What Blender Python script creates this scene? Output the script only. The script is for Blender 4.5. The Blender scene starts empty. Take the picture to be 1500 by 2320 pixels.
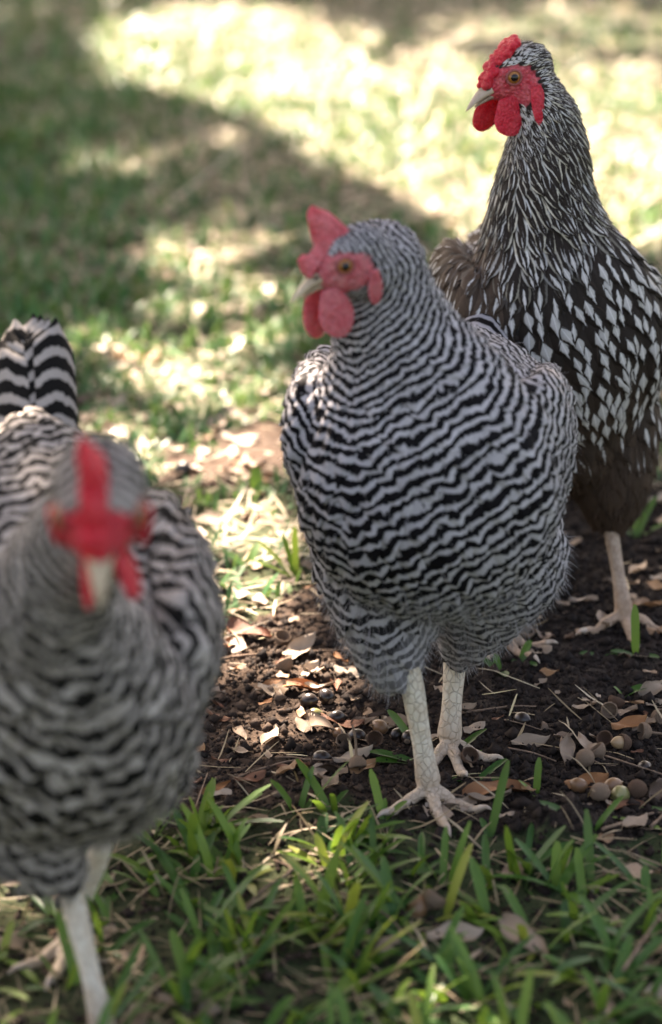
import bpy, math, heapq, random
import numpy as np
from mathutils import Vector
from mathutils.bvhtree import BVHTree

random.seed(7)
RNG = np.random.default_rng(11)
scene = bpy.context.scene
COL = scene.collection

# ------------------------------------------------------------------ camera
PITCH = math.radians(20.0)
CAM_H = 0.80
FPX = 85.0 / 24.0 * 1500.0            # focal length in photo pixels (1500 wide)
CAM = np.array([0.0, 0.0, CAM_H])
CF = np.array([0.0, math.cos(PITCH), -math.sin(PITCH)])
CU = np.array([0.0, math.sin(PITCH), math.cos(PITCH)])
CR = np.array([1.0, 0.0, 0.0])
cam_data = bpy.data.cameras.new('camera')
cam = bpy.data.objects.new('camera', cam_data)
COL.objects.link(cam)
cam.location = CAM
cam.rotation_euler = (math.radians(90) - PITCH, 0, 0)
cam_data.sensor_fit = 'HORIZONTAL'
cam_data.sensor_width = 24.0
cam_data.lens = 85.0
cam_data.clip_start = 0.02
cam_data.clip_end = 600.0
cam_data.dof.use_dof = True
cam_data.dof.focus_distance = 1.84
cam_data.dof.aperture_fstop = 3.8
scene.camera = cam

# ------------------------------------------------------------------ sky, sun, exposure
SUN_AZ = math.radians(20.0)           # to the left of straight behind the hens
SUN_EL = math.radians(47.0)
S_DIR = np.array([-math.sin(SUN_AZ) * math.cos(SUN_EL), math.cos(SUN_AZ) * math.cos(SUN_EL), math.sin(SUN_EL)])
world = bpy.data.worlds.new('World')
scene.world = world
world.use_nodes = True
wn = world.node_tree.nodes
wl = world.node_tree.links
wn.clear()
w_out = wn.new('ShaderNodeOutputWorld')
w_bg = wn.new('ShaderNodeBackground')
w_sky = wn.new('ShaderNodeTexSky')
w_sky.sky_type = 'NISHITA'
w_sky.sun_disc = False
w_sky.sun_elevation = SUN_EL
w_sky.sun_rotation = -SUN_AZ
w_sky.air_density = 1.0
w_sky.dust_density = 4.0
w_sky.ozone_density = 0.6
w_bg.inputs['Strength'].default_value = 0.055
wl.new(w_sky.outputs[0], w_bg.inputs[0])
wl.new(w_bg.outputs[0], w_out.inputs[0])
sun_data = bpy.data.lights.new('sun', 'SUN')
sun_data.energy = 5.0
sun_data.angle = math.radians(0.53)
sun_data.color = (1.0, 0.96, 0.91)
sun = bpy.data.objects.new('sun', sun_data)
COL.objects.link(sun)
sun.rotation_euler = Vector(S_DIR).to_track_quat('Z', 'Y').to_euler()
scene.view_settings.view_transform = 'Standard'
scene.view_settings.look = 'None'
scene.view_settings.gamma = 1.0
scene.view_settings.use_curve_mapping = False
scene.view_settings.exposure = 3.22
scene.view_settings.use_white_balance = True
scene.view_settings.white_balance_temperature = 8100
scene.view_settings.white_balance_tint = 18
scene.render.film_transparent = False
scene.cycles.max_bounces = 6
scene.cycles.transparent_max_bounces = 6
scene.cycles.use_denoising = True


# ------------------------------------------------------------------ pixel geometry (a pixel gives only a direction)
def pdir(px, py):
    return CF + CR * ((px - 750.0) / FPX) + CU * ((1160.0 - py) / FPX)


def ground_at(px, py, z=0.0):
    v = pdir(px, py)
    return CAM + v * ((z - CAM_H) / v[2])


def at_y(px, py, Y):
    v = pdir(px, py)
    return CAM + v * (Y / v[1])


def to_px(P):
    d = P - CAM
    dep = d @ CF
    dep = np.maximum(dep, 0.05)
    return 750 + FPX * (d @ CR) / dep, 1160 - FPX * (d @ CU) / dep


# ------------------------------------------------------------------ numpy noise
def _hash(ix, iy, seed):
    h = (ix.astype(np.int64) * 374761393 + iy.astype(np.int64) * 668265263 + seed * 1442695041) & 0x7fffffff
    h = ((h ^ (h >> 13)) * 1274126177) & 0x7fffffff
    h = h ^ (h >> 16)
    return (h & 0xffff) / 65535.0


def vnoise(x, y, seed=0):
    ix = np.floor(x); iy = np.floor(y)
    fx = x - ix; fy = y - iy
    fx = fx * fx * (3 - 2 * fx); fy = fy * fy * (3 - 2 * fy)
    a = _hash(ix, iy, seed); b = _hash(ix + 1, iy, seed)
    c = _hash(ix, iy + 1, seed); d = _hash(ix + 1, iy + 1, seed)
    return (a * (1 - fx) + b * fx) * (1 - fy) + (c * (1 - fx) + d * fx) * fy


def fbm(x, y, f, seed=0, octv=3):
    s = 0.0; a = 1.0; t = 0.0
    for k in range(octv):
        s = s + a * (vnoise(x * f + 13.1 * k, y * f - 7.7 * k, seed + k) - 0.5)
        t += a
        a *= 0.5; f *= 2.1
    return s / t * 2.0


def inpoly(px, py, poly):
    px = np.asarray(px, float); py = np.asarray(py, float)
    res = np.zeros(px.shape, bool)
    n = len(poly)
    for i in range(n):
        x0, y0 = poly[i]; x1, y1 = poly[(i + 1) % n]
        if y0 == y1:
            continue
        c = ((y0 > py) != (y1 > py)) & (px < (x1 - x0) * (py - y0) / (y1 - y0) + x0)
        res ^= c
    return res


# where bare soil shows (outlines read off the photograph, used on the ground plane)
SOIL = [(430, 1480), (560, 1400), (700, 1330), (1000, 1180), (1290, 1090), (1560, 1060), (1760, 1150),
        (1760, 1900), (1500, 1890), (1330, 1940), (1120, 1890), (900, 1850), (640, 1840), (380, 1850), (300, 1650)]
SOIL2 = [(340, 1010), (480, 980), (640, 950), (680, 1010), (600, 1090), (450, 1120), (370, 1080)]


def soil_mask(x, y):
    P = np.stack([x, y, np.zeros_like(x)], -1)
    px, py = to_px(P)
    px = px + 60 * fbm(x, y, 14.0, 5)
    py = py + 60 * fbm(x, y, 14.0, 9)
    return inpoly(px, py, SOIL) | inpoly(px, py, SOIL2)


def H(x, y):
    x = np.asarray(x, float); y = np.asarray(y, float)
    h = 0.010 * fbm(x, y, 3.0, 1) + 0.004 * fbm(x, y, 18.0, 2)
    h = h + 0.0035 * np.abs(fbm(x, y, 70.0, 3, 3))
    return h


def Hs(x, y):
    return float(H(np.array([x]), np.array([y]))[0])


# ------------------------------------------------------------------ mesh helpers
def mk_mesh(name, V, F, attrs=None, smooth=True):
    V = np.ascontiguousarray(V, dtype=np.float32)
    me = bpy.data.meshes.new(name)
    if isinstance(F, list) and F and not np.isscalar(F[0]) and len({len(f) for f in F}) > 1:
        lens = np.array([len(f) for f in F], dtype=np.int32)
        flat = np.array([i for f in F for i in f], dtype=np.int32)
    else:
        F = np.asarray(F, dtype=np.int32)
        lens = np.full(len(F), F.shape[1], dtype=np.int32)
        flat = F.ravel()
    me.vertices.add(len(V)); me.vertices.foreach_set('co', V.ravel())
    me.loops.add(len(flat)); me.loops.foreach_set('vertex_index', np.ascontiguousarray(flat))
    me.polygons.add(len(lens))
    starts = np.concatenate([[0], np.cumsum(lens)[:-1]]).astype(np.int32)
    me.polygons.foreach_set('loop_start', starts)
    me.polygons.foreach_set('loop_total', lens)
    if smooth:
        me.polygons.foreach_set('use_smooth', np.ones(len(lens), dtype=bool))
    if attrs:
        for k, a in attrs.items():
            a = np.ascontiguousarray(a, dtype=np.float32)
            if a.ndim == 1:
                at = me.attributes.new(k, 'FLOAT', 'POINT'); at.data.foreach_set('value', a)
            else:
                at = me.attributes.new(k, 'FLOAT_VECTOR', 'POINT'); at.data.foreach_set('vector', a.ravel())
    me.update(calc_edges=True)
    me.validate()
    return me


def mk(name, V, F, mat, parent=None, attrs=None, smooth=True, loc=None):
    me = mk_mesh(name, V, F, attrs, smooth)
    if mat is not None:
        me.materials.append(mat)
    o = bpy.data.objects.new(name, me)
    COL.objects.link(o)
    if parent is not None:
        o.parent = parent
    if loc is not None:
        o.location = loc
    return o


def tag(o, label=None, cat=None, group=None, kind=None):
    if label: o['label'] = label
    if cat: o['category'] = cat
    if group: o['group'] = group
    if kind: o['kind'] = kind
    return o


def empty(name, loc):
    o = bpy.data.objects.new(name, None)
    o.empty_display_size = 0.05
    COL.objects.link(o)
    o.location = loc
    return o


def uv_sphere(nu=12, nv=8):
    V = [(0, 0, 1)]
    for j in range(1, nv):
        t = math.pi * j / nv
        for i in range(nu):
            p = 2 * math.pi * i / nu
            V.append((math.sin(t) * math.cos(p), math.sin(t) * math.sin(p), math.cos(t)))
    V.append((0, 0, -1))
    F = []
    for i in range(nu):
        F.append((0, 1 + i, 1 + (i + 1) % nu))
    for j in range(nv - 2):
        for i in range(nu):
            a = 1 + j * nu + i; b = 1 + j * nu + (i + 1) % nu
            F.append((a, a + nu, b + nu)); F.append((a, b + nu, b))
    last = len(V) - 1
    base = 1 + (nv - 2) * nu
    for i in range(nu):
        F.append((base + i, last, base + (i + 1) % nu))
    return np.array(V, float), np.array(F, int)


SPH = uv_sphere(20, 14)
SPH_LO = uv_sphere(10, 7)


class Acc:
    def __init__(self):
        self.V = []; self.F = []; self.n = 0; self.A = {}

    def add(self, V, F, **attrs):
        V = np.asarray(V, float); F = np.asarray(F, int)
        self.V.append(V); self.F.append(F + self.n); self.n += len(V)
        for k, a in attrs.items():
            a = np.asarray(a, float)
            if a.ndim == 0:
                a = np.full(len(V), float(a))
            self.A.setdefault(k, []).append(a)

    def arrays(self):
        return np.concatenate(self.V), np.concatenate(self.F), {k: np.concatenate(v) for k, v in self.A.items()}


def tube(pts, rads, nseg=10, caps=True):
    """swept tube through pts; triangles only"""
    pts = np.asarray(pts, float); rads = np.asarray(rads, float)
    n = len(pts)
    T = np.gradient(pts, axis=0)
    T /= np.linalg.norm(T, axis=1)[:, None] + 1e-12
    ref = np.array([0, 0, 1.0])
    if abs(T[0] @ ref) > 0.9:
        ref = np.array([1.0, 0, 0])
    N = np.cross(T[0], ref); N /= np.linalg.norm(N)
    V = []
    ang = np.linspace(0, 2 * np.pi, nseg, endpoint=False)
    for i in range(n):
        N = N - T[i] * (N @ T[i]); N /= np.linalg.norm(N)
        B = np.cross(T[i], N)
        V.append(pts[i] + rads[i] * (np.cos(ang)[:, None] * N + np.sin(ang)[:, None] * B))
    V = np.concatenate(V)
    F = []
    for i in range(n - 1):
        for k in range(nseg):
            a = i * nseg + k; b = i * nseg + (k + 1) % nseg
            F.append((a, b, b + nseg)); F.append((a, b + nseg, a + nseg))
    if caps:
        V = np.concatenate([V, pts[:1], pts[-1:]])
        c0 = n * nseg; c1 = c0 + 1
        for k in range(nseg):
            F.append((c0, (k + 1) % nseg, k))
            F.append((c1, (n - 1) * nseg + k, (n - 1) * nseg + (k + 1) % nseg))
    return V, np.array(F, int)


def catmull(K, per=8):
    K = np.asarray(K, float)
    Kp = np.concatenate([[2 * K[0] - K[1]], K, [2 * K[-1] - K[-2]]])
    out = []
    for i in range(len(K) - 1):
        p0, p1, p2, p3 = Kp[i:i + 4]
        for t in np.linspace(0, 1, per, endpoint=False):
            out.append(0.5 * ((2 * p1) + (-p0 + p2) * t + (2 * p0 - 5 * p1 + 4 * p2 - p3) * t * t + (-p0 + 3 * p1 - 3 * p2 + p3) * t ** 3))
    out.append(K[-1])
    return np.array(out)


def remesh(V, F, voxel, iters=6):
    """fuse overlapping closed shells into one continuous skin, then relax it"""
    me = mk_mesh('fuse', V, F)
    o = bpy.data.objects.new('fuse', me)
    COL.objects.link(o)
    m = o.modifiers.new('r', 'REMESH')
    m.mode = 'VOXEL'; m.voxel_size = voxel; m.adaptivity = 0.0
    dg = bpy.context.evaluated_depsgraph_get()
    dg.update()
    ev = o.evaluated_get(dg)
    me2 = bpy.data.meshes.new_from_object(ev, depsgraph=dg)
    n = len(me2.vertices)
    V2 = np.zeros(n * 3, np.float32); me2.vertices.foreach_get('co', V2); V2 = V2.reshape(-1, 3).astype(float)
    me2.calc_loop_triangles()
    T = np.zeros(len(me2.loop_triangles) * 3, np.int32); me2.loop_triangles.foreach_get('vertices', T)
    E = np.zeros(len(me2.edges) * 2, np.int32); me2.edges.foreach_get('vertices', E); E = E.reshape(-1, 2)
    bpy.data.objects.remove(o); bpy.data.meshes.remove(me); bpy.data.meshes.remove(me2)
    deg = np.bincount(E.ravel(), minlength=n).astype(float)[:, None]
    for _ in range(iters):
        acc = np.zeros_like(V2)
        np.add.at(acc, E[:, 0], V2[E[:, 1]]); np.add.at(acc, E[:, 1], V2[E[:, 0]])
        V2 = V2 * 0.45 + 0.55 * acc / np.maximum(deg, 1)
    return V2, T.reshape(-1, 3), E, deg


# ------------------------------------------------------------------ materials
class NT:
    def __init__(self, name):
        self.m = bpy.data.materials.new(name)
        self.m.use_nodes = True
        self.t = self.m.node_tree
        self.t.nodes.clear()
        self.out = self.t.nodes.new('ShaderNodeOutputMaterial')

    def n(self, typ, **kw):
        nd = self.t.nodes.new(typ)
        for k, v in kw.items():
            setattr(nd, k, v)
        return nd

    def l(self, a, b):
        self.t.links.new(a, b)

    def put(self, sock, v):
        if hasattr(v, 'is_output') or isinstance(v, bpy.types.NodeSocket):
            self.l(v, sock)
        else:
            sock.default_value = v

    def math(self, op, a, b=None, c=None, clamp=False):
        nd = self.n('ShaderNodeMath', operation=op, use_clamp=clamp)
        self.put(nd.inputs[0], a)
        if b is not None: self.put(nd.inputs[1], b)
        if c is not None: self.put(nd.inputs[2], c)
        return nd.outputs[0]

    def mix(self, fac, a, b):
        nd = self.n('ShaderNodeMix', data_type='RGBA')
        self.put(nd.inputs[0], fac)
        self.put(nd.inputs[6], a if not isinstance(a, tuple) else (*a, 1))
        self.put(nd.inputs[7], b if not isinstance(b, tuple) else (*b, 1))
        return nd.outputs[2]

    def ramp(self, fac, stops, interp='LINEAR'):
        nd = self.n('ShaderNodeValToRGB')
        nd.color_ramp.interpolation = interp
        el = nd.color_ramp.elements
        while len(el) < len(stops):
            el.new(0.5)
        for e, (p, c) in zip(el, stops):
            e.position = p; e.color = (*c, 1)
        self.put(nd.inputs[0], fac)
        return nd.outputs[0]

    def smooth(self, v, lo, hi):
        nd = self.n('ShaderNodeMapRange', interpolation_type='SMOOTHSTEP')
        self.put(nd.inputs[0], v); nd.inputs[1].default_value = lo; nd.inputs[2].default_value = hi
        return nd.outputs[0]

    def noise(self, vec=None, scale=5.0, detail=3.0, rough=0.6):
        nd = self.n('ShaderNodeTexNoise')
        nd.inputs['Scale'].default_value = scale
        nd.inputs['Detail'].default_value = detail
        nd.inputs['Roughness'].default_value = rough
        if vec is not None: self.l(vec, nd.inputs['Vector'])
        return nd.outputs['Fac']

    def attr(self, name):
        nd = self.n('ShaderNodeAttribute', attribute_name=name)
        return nd

    def obj(self):
        return self.n('ShaderNodeTexCoord').outputs['Object']

    def bsdf(self, color, rough=0.6, spec=0.3, bump=None, bump_strength=0.4, bump_dist=0.001, sss=0.0, sss_r=(1, .3, .2), sss_s=0.003, sheen=0.0, coat=0.0):
        b = self.n('ShaderNodeBsdfPrincipled')
        self.put(b.inputs['Base Color'], color if not isinstance(color, tuple) else (*color, 1))
        self.put(b.inputs['Roughness'], rough)
        self.put(b.inputs['Specular IOR Level'], spec)
        if sss:
            b.inputs['Subsurface Weight'].default_value = sss
            b.inputs['Subsurface Radius'].default_value = sss_r
            b.inputs['Subsurface Scale'].default_value = sss_s
        if sheen: b.inputs['Sheen Weight'].default_value = sheen
        if coat:
            b.inputs['Coat Weight'].default_value = coat
            b.inputs['Coat Roughness'].default_value = 0.05
        if bump is not None:
            bp = self.n('ShaderNodeBump')
            bp.inputs['Strength'].default_value = bump_strength
            bp.inputs['Distance'].default_value = bump_dist
            self.l(bump, bp.inputs['Height'])
            self.l(bp.outputs[0], b.inputs['Normal'])
        return b

    def done(self, shader):
        self.l(shader.outputs[0] if hasattr(shader, 'outputs') else shader, self.out.inputs['Surface'])
        return self.m

    def translucent_mix(self, bsdf, color, fac):
        t = self.n('ShaderNodeBsdfTranslucent')
        self.put(t.inputs['Color'], color if not isinstance(color, tuple) else (*color, 1))
        mx = self.n('ShaderNodeMixShader')
        self.put(mx.inputs[0], fac)
        self.l(bsdf.outputs[0], mx.inputs[1]); self.l(t.outputs[0], mx.inputs[2])
        return mx


def mat_barred(name, light, dark, mid, duty=0.5):
    """barred feathers: fa = (u, v, random), fb = (bar phase, size, down)"""
    t = NT(name)
    a = t.n('ShaderNodeSeparateXYZ'); t.l(t.attr('fa').outputs['Vector'], a.inputs[0])
    b = t.n('ShaderNodeSeparateXYZ'); t.l(t.attr('fb').outputs['Vector'], b.inputs[0])
    u, v, r = a.outputs; ph, sz, down = b.outputs
    cv = t.n('ShaderNodeCombineXYZ')
    t.l(t.math('MULTIPLY', u, 2.2), cv.inputs[0])
    t.l(t.math('MULTIPLY', v, 3.0), cv.inputs[1])
    t.l(t.math('MULTIPLY', r, 50.0), cv.inputs[2])
    nz = t.noise(cv.outputs[0], 1.0, 2.0)
    p = t.math('ADD', ph, t.math('MULTIPLY', t.math('SUBTRACT', nz, 0.5), 0.6))
    p = t.math('ADD', p, t.math('MULTIPLY', t.math('MULTIPLY', u, u), 0.06))
    s = t.math('ADD', t.math('MULTIPLY', t.math('SINE', t.math('MULTIPLY', p, 6.28318)), 0.5), 0.5)
    k = t.smooth(s, duty - 0.17, duty + 0.20)
    # fine barbs running out from the shaft
    cb = t.n('ShaderNodeCombineXYZ')
    t.l(t.math('ADD', t.math('MULTIPLY', v, 30.0), t.math('MULTIPLY', t.math('ABSOLUTE', u), -9.0)), cb.inputs[0])
    t.l(t.math('MULTIPLY', u, 1.5), cb.inputs[1]); t.l(t.math('MULTIPLY', r, 31.0), cb.inputs[2])
    barb = t.noise(cb.outputs[0], 1.0, 2.0)
    lc = t.mix(t.math('MULTIPLY', barb, 0.6), light, mid)
    lc = t.mix(t.math('MULTIPLY', r, 0.55), lc, mid)
    col = t.mix(k, dark, lc)
    # downy feathers lose the crisp bars
    col = t.mix(t.math('MULTIPLY', down, 0.75), col, t.mix(barb, mid, light))
    bs = t.bsdf(col, 0.70, 0.10, bump=barb, bump_strength=0.3, bump_dist=0.0006)
    return t.done(t.translucent_mix(bs, col, 0.10))


def mat_laced(name):
    """black-brown feathers with a white lozenge on the shaft; fb = (streak, spot, brown)"""
    t = NT(name)
    a = t.n('ShaderNodeSeparateXYZ'); t.l(t.attr('fa').outputs['Vector'], a.inputs[0])
    b = t.n('ShaderNodeSeparateXYZ'); t.l(t.attr('fb').outputs['Vector'], b.inputs[0])
    u, v, r = a.outputs; streak, spot, brown = b.outputs
    au = t.math('ABSOLUTE', u)
    cb = t.n('ShaderNodeCombineXYZ')
    t.l(t.math('ADD', t.math('MULTIPLY', v, 26.0), t.math('MULTIPLY', au, -9.0)), cb.inputs[0])
    t.l(t.math('MULTIPLY', u, 1.5), cb.inputs[1]); t.l(t.math('MULTIPLY', r, 31.0), cb.inputs[2])
    barb = t.noise(cb.outputs[0], 1.0, 2.0)
    jag = t.math('MULTIPLY', t.math('SUBTRACT', barb, 0.5), 0.55)
    base = t.mix(t.math('ADD', t.math('MULTIPLY', barb, 0.5), t.math('MULTIPLY', r, 0.2)), (0.010, 0.008, 0.007), (0.035, 0.024, 0.018))
    br = t.mix(barb, (0.045, 0.028, 0.019), (0.13, 0.085, 0.058))
    base = t.mix(brown, base, br)
    # lozenge
    dv = t.math('ABSOLUTE', t.math('SUBTRACT', v, 0.70))
    hw = t.math('SUBTRACT', 1.0, t.math('DIVIDE', dv, 0.33))
    hw = t.math('MULTIPLY', hw, t.math('MULTIPLY', spot, t.math('ADD', 0.62, t.math('MULTIPLY', r, 0.36))))
    loz = t.smooth(t.math('ADD', t.math('SUBTRACT', hw, au), jag), 0.0, 0.14)
    loz = t.math('MULTIPLY', loz, t.smooth(spot, 0.05, 0.2))
    shaft = t.smooth(t.math('SUBTRACT', 0.07, au), 0.0, 0.04)
    white = t.mix(t.math('ADD', t.math('MULTIPLY', barb, 0.7), t.math('MULTIPLY', r, 0.4)), (0.66, 0.635, 0.60), (0.40, 0.38, 0.355))
    white = t.mix(t.math('MULTIPLY', shaft, 0.5), white, (0.85, 0.84, 0.82))
    col = t.mix(loz, base, white)
    # hackle: light margins
    ed = t.smooth(t.math('ADD', au, jag), 0.58, 0.76)
    ed = t.math('MULTIPLY', ed, t.math('MULTIPLY', streak, t.smooth(v, 0.15, 0.4)))
    cream = t.mix(r, (0.66, 0.60, 0.47), (0.70, 0.69, 0.67))
    col = t.mix(ed, col, cream)
    bs = t.bsdf(col, 0.6, 0.14, bump=barb, bump_strength=0.3, bump_dist=0.0006)
    return t.done(t.translucent_mix(bs, col, 0.10))


def mat_body(name, under, skin_a, skin_b):
    t = NT(name)
    f = t.attr('face').outputs['Fac']
    co = t.obj()
    vo = t.n('ShaderNodeTexVoronoi'); vo.inputs['Scale'].default_value = 380.0; t.l(co, vo.inputs['Vector'])
    n1 = t.math('SUBTRACT', t.math('MULTIPLY', t.noise(co, 200.0, 4.0), 1.8), vo.outputs['Distance'])
    n2 = t.noise(co, 130.0, 4.0)
    sk = t.mix(t.smooth(n2, 0.35, 0.7), skin_a, skin_b)
    sk = t.mix(t.math('MULTIPLY', t.smooth(t.noise(co, 70.0, 3.0), 0.55, 0.75), 0.5), sk, tuple(0.5 * q + 0.16 for q in skin_b))
    sk = t.mix(t.math('MULTIPLY', t.smooth(vo.outputs['Distance'], 0.3, 0.7), 0.4), sk, tuple(q * 0.5 for q in skin_a))
    col = t.mix(f, under, sk)
    bs = t.bsdf(col, 0.5, 0.35, bump=n1, bump_strength=0.9, bump_dist=0.0020, sss=0.25, sss_r=(1, .2, .15), sss_s=0.002)
    return t.done(bs)


def mat_flesh(name, ca, cb, glow):
    t = NT(name)
    co = t.obj()
    n2 = t.noise(co, 110.0, 4.0)
    vo = t.n('ShaderNodeTexVoronoi'); vo.inputs['Scale'].default_value = 420.0; t.l(co, vo.inputs['Vector'])
    n1 = t.math('SUBTRACT', t.math('MULTIPLY', t.noise(co, 160.0, 4.0), 1.4), vo.outputs['Distance'])
    col = t.mix(t.smooth(n2, 0.32, 0.7), ca, cb)
    col = t.mix(t.math('MULTIPLY', t.smooth(vo.outputs['Distance'], 0.35, 0.75), 0.35), col, tuple(q * 0.55 for q in ca))
    bs = t.bsdf(col, 0.45, 0.35, bump=n1, bump_strength=0.8, bump_dist=0.0018, sss=0.35, sss_r=(1, .15, .12), sss_s=0.003)
    return t.done(t.translucent_mix(bs, glow, 0.22))


def mat_simple(name, ca, cb, scale=60.0, rough=0.6, spec=0.3, bump=0.4, bdist=0.001, coat=0.0, detail=4.0):
    t = NT(name)
    co = t.obj()
    n = t.noise(co, scale, detail)
    col = t.mix(t.smooth(n, 0.3, 0.72), ca, cb)
    return t.done(t.bsdf(col, rough, spec, bump=n, bump_strength=bump, bump_dist=bdist, coat=coat))


def mat_leg(name, ca, cb, crease):
    t = NT(name)
    co = t.obj()
    mp = t.n('ShaderNodeMapping'); mp.inputs['Scale'].default_value = (1, 1, 0.75)
    t.l(co, mp.inputs[0])
    vo = t.n('ShaderNodeTexVoronoi', feature='DISTANCE_TO_EDGE'); vo.inputs['Scale'].default_value = 205.0
    t.l(mp.outputs[0], vo.inputs['Vector'])
    edge = t.smooth(vo.outputs['Distance'], 0.0, 0.11)
    n = t.noise(co, 120.0, 4.0)
    col = t.mix(t.smooth(n, 0.35, 0.7), ca, cb)
    dirt = t.n('ShaderNodeSeparateXYZ'); t.l(co, dirt.inputs[0])
    # soil-stained feet: the colour follows height above the ground
    low = t.math('SUBTRACT', 1.0, t.smooth(dirt.outputs[2], 0.012, 0.045))
    col = t.mix(t.math('MULTIPLY', low, 0.55), col, (0.42, 0.27, 0.17))
    col = t.mix(t.math('MULTIPLY', t.math('SUBTRACT', 1.0, edge), 0.30), col, crease)
    h = t.math('ADD', edge, t.math('MULTIPLY', n, 0.3))
    return t.done(t.bsdf(col, 0.5, 0.35, bump=h, bump_strength=0.8, bump_dist=0.0009))


def mat_blade(name, stops, trans=0.35, tcol=(0.30, 0.45, 0.05), rough=0.45):
    """grass: attribute ga = (across, along, random)"""
    t = NT(name)
    a = t.n('ShaderNodeSeparateXYZ'); t.l(t.attr('ga').outputs['Vector'], a.inputs[0])
    u, v, r = a.outputs
    col = t.ramp(r, stops)
    cv = t.n('ShaderNodeCombineXYZ')
    t.l(t.math('MULTIPLY', u, 4.0), cv.inputs[0]); t.l(t.math('MULTIPLY', v, 2.0), cv.inputs[1]); t.l(t.math('MULTIPLY', r, 80.0), cv.inputs[2])
    n = t.noise(cv.outputs[0], 1.5, 3.0)
    hs = t.n('ShaderNodeHueSaturation')
    t.l(col, hs.inputs['Color'])
    t.l(t.math('ADD', 0.72, t.math('MULTIPLY', n, 0.56)), hs.inputs['Value'])
    col = hs.outputs[0]
    # withered tips
    tip = t.math('MULTIPLY', t.smooth(v, 0.80, 1.0), t.smooth(n, 0.5, 0.7))
    col = t.mix(t.math('MULTIPLY', tip, 0.7), col, (0.30, 0.24, 0.11))
    bs = t.bsdf(col, rough, 0.4)
    tc = t.mix(0.5, col, tcol)
    return t.done(t.translucent_mix(bs, tc, trans))


def mat_dryleaf(name, stops, per_vertex=False):
    t = NT(name)
    if per_vertex:
        a = t.n('ShaderNodeSeparateXYZ'); t.l(t.attr('ga').outputs['Vector'], a.inputs[0]); r = a.outputs[2]
        vec = t.n('ShaderNodeTexCoord').outputs['Object']
    else:
        r = t.n('ShaderNodeObjectInfo').outputs['Random']
        vec = t.obj()
    col = t.ramp(r, stops)
    n = t.noise(vec, 140.0, 4.0); n2 = t.noise(vec, 700.0, 2.0)
    hs = t.n('ShaderNodeHueSaturation'); t.l(col, hs.inputs['Color'])
    t.l(t.math('ADD', 0.6, t.math('MULTIPLY', n, 0.8)), hs.inputs['Value'])
    col = t.mix(t.math('MULTIPLY', t.smooth(n2, 0.62, 0.72), 0.5), hs.outputs[0], (0.06, 0.035, 0.02))
    bs = t.bsdf(col, 0.5, 0.35, bump=n, bump_strength=0.5, bump_dist=0.0012)
    return t.done(t.translucent_mix(bs, col, 0.15))


def mat_ground():
    t = NT('soil')
    co = t.obj()
    n1 = t.noise(co, 9.0, 4.0); n2 = t.noise(co, 140.0, 5.0, 0.7); n3 = t.noise(co, 700.0, 3.0, 0.7)
    grass = t.attr('grassy').outputs['Fac']
    damp = t.attr('damp').outputs['Fac']
    dry = t.mix(t.smooth(n2, 0.3, 0.75), (0.055, 0.034, 0.023), (0.16, 0.105, 0.072))
    wet = t.mix(t.smooth(n2, 0.35, 0.8), (0.014, 0.010, 0.008), (0.052, 0.036, 0.027))
    soil = t.mix(t.math('ADD', damp, t.math('MULTIPLY', t.math('SUBTRACT', n1, 0.5), 0.9), clamp=True), dry, wet)
    thatch = t.mix(t.smooth(n2, 0.35, 0.7), (0.022, 0.055, 0.016), (0.08, 0.10, 0.04))
    col = t.mix(t.math('MULTIPLY', grass, 0.75), soil, thatch)
    col = t.mix(t.math('MULTIPLY', t.smooth(n3, 0.66, 0.74), 0.5), col, (0.22, 0.18, 0.15))
    h = t.math('ADD', t.math('MULTIPLY', n2, 1.0), t.math('MULTIPLY', n3, 0.5))
    return t.done(t.bsdf(col, 0.85, 0.2, bump=h, bump_strength=0.9, bump_dist=0.006))


def mat_crumb():
    t = NT('soil_crumb')
    a = t.n('ShaderNodeSeparateXYZ'); t.l(t.attr('ga').outputs['Vector'], a.inputs[0])
    col = t.ramp(a.outputs[2], [(0.0, (0.010, 0.007, 0.006)), (0.45, (0.035, 0.023, 0.017)), (0.8, (0.09, 0.058, 0.04)), (1.0, (0.20, 0.15, 0.115))])
    n = t.noise(t.obj(), 900.0, 3.0)
    return t.done(t.bsdf(col, 0.85, 0.25, bump=n, bump_strength=0.6, bump_dist=0.0008))


M = {}
M['barred_mid'] = mat_barred('barred_feather', (0.56, 0.54, 0.55), (0.007, 0.006, 0.007), (0.30, 0.28, 0.285), 0.56)
M['barred_front'] = mat_barred('grey_barred_feather', (0.56, 0.51, 0.465), (0.009, 0.008, 0.007), (0.24, 0.205, 0.18), 0.60)
M['laced'] = mat_laced('laced_feather')
M['body_mid'] = mat_body('hen_skin_grey', (0.06, 0.057, 0.06), (0.62, 0.12, 0.14), (0.70, 0.24, 0.25))
M['body_front'] = mat_body('hen_skin_dusk', (0.06, 0.053, 0.05), (0.62, 0.025, 0.045), (0.70, 0.07, 0.085))
M['body_rear'] = mat_body('hen_skin_dark', (0.03, 0.022, 0.018), (0.64, 0.045, 0.07), (0.72, 0.15, 0.16))
M['flesh_mid'] = mat_flesh('pink_flesh', (0.68, 0.13, 0.155), (0.76, 0.24, 0.255), (0.95, 0.03, 0.04))
M['flesh_red'] = mat_flesh('red_flesh', (0.70, 0.018, 0.042), (0.80, 0.075, 0.095), (0.95, 0.03, 0.04))
M['beak'] = mat_simple('horn', (0.50, 0.40, 0.27), (0.36, 0.26, 0.17), 120.0, 0.38, 0.5, 0.2, 0.0005)
M['beak_dark'] = mat_simple('dark_horn', (0.50, 0.38, 0.28), (0.24, 0.16, 0.115), 90.0, 0.38, 0.5, 0.2, 0.0005)
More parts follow.
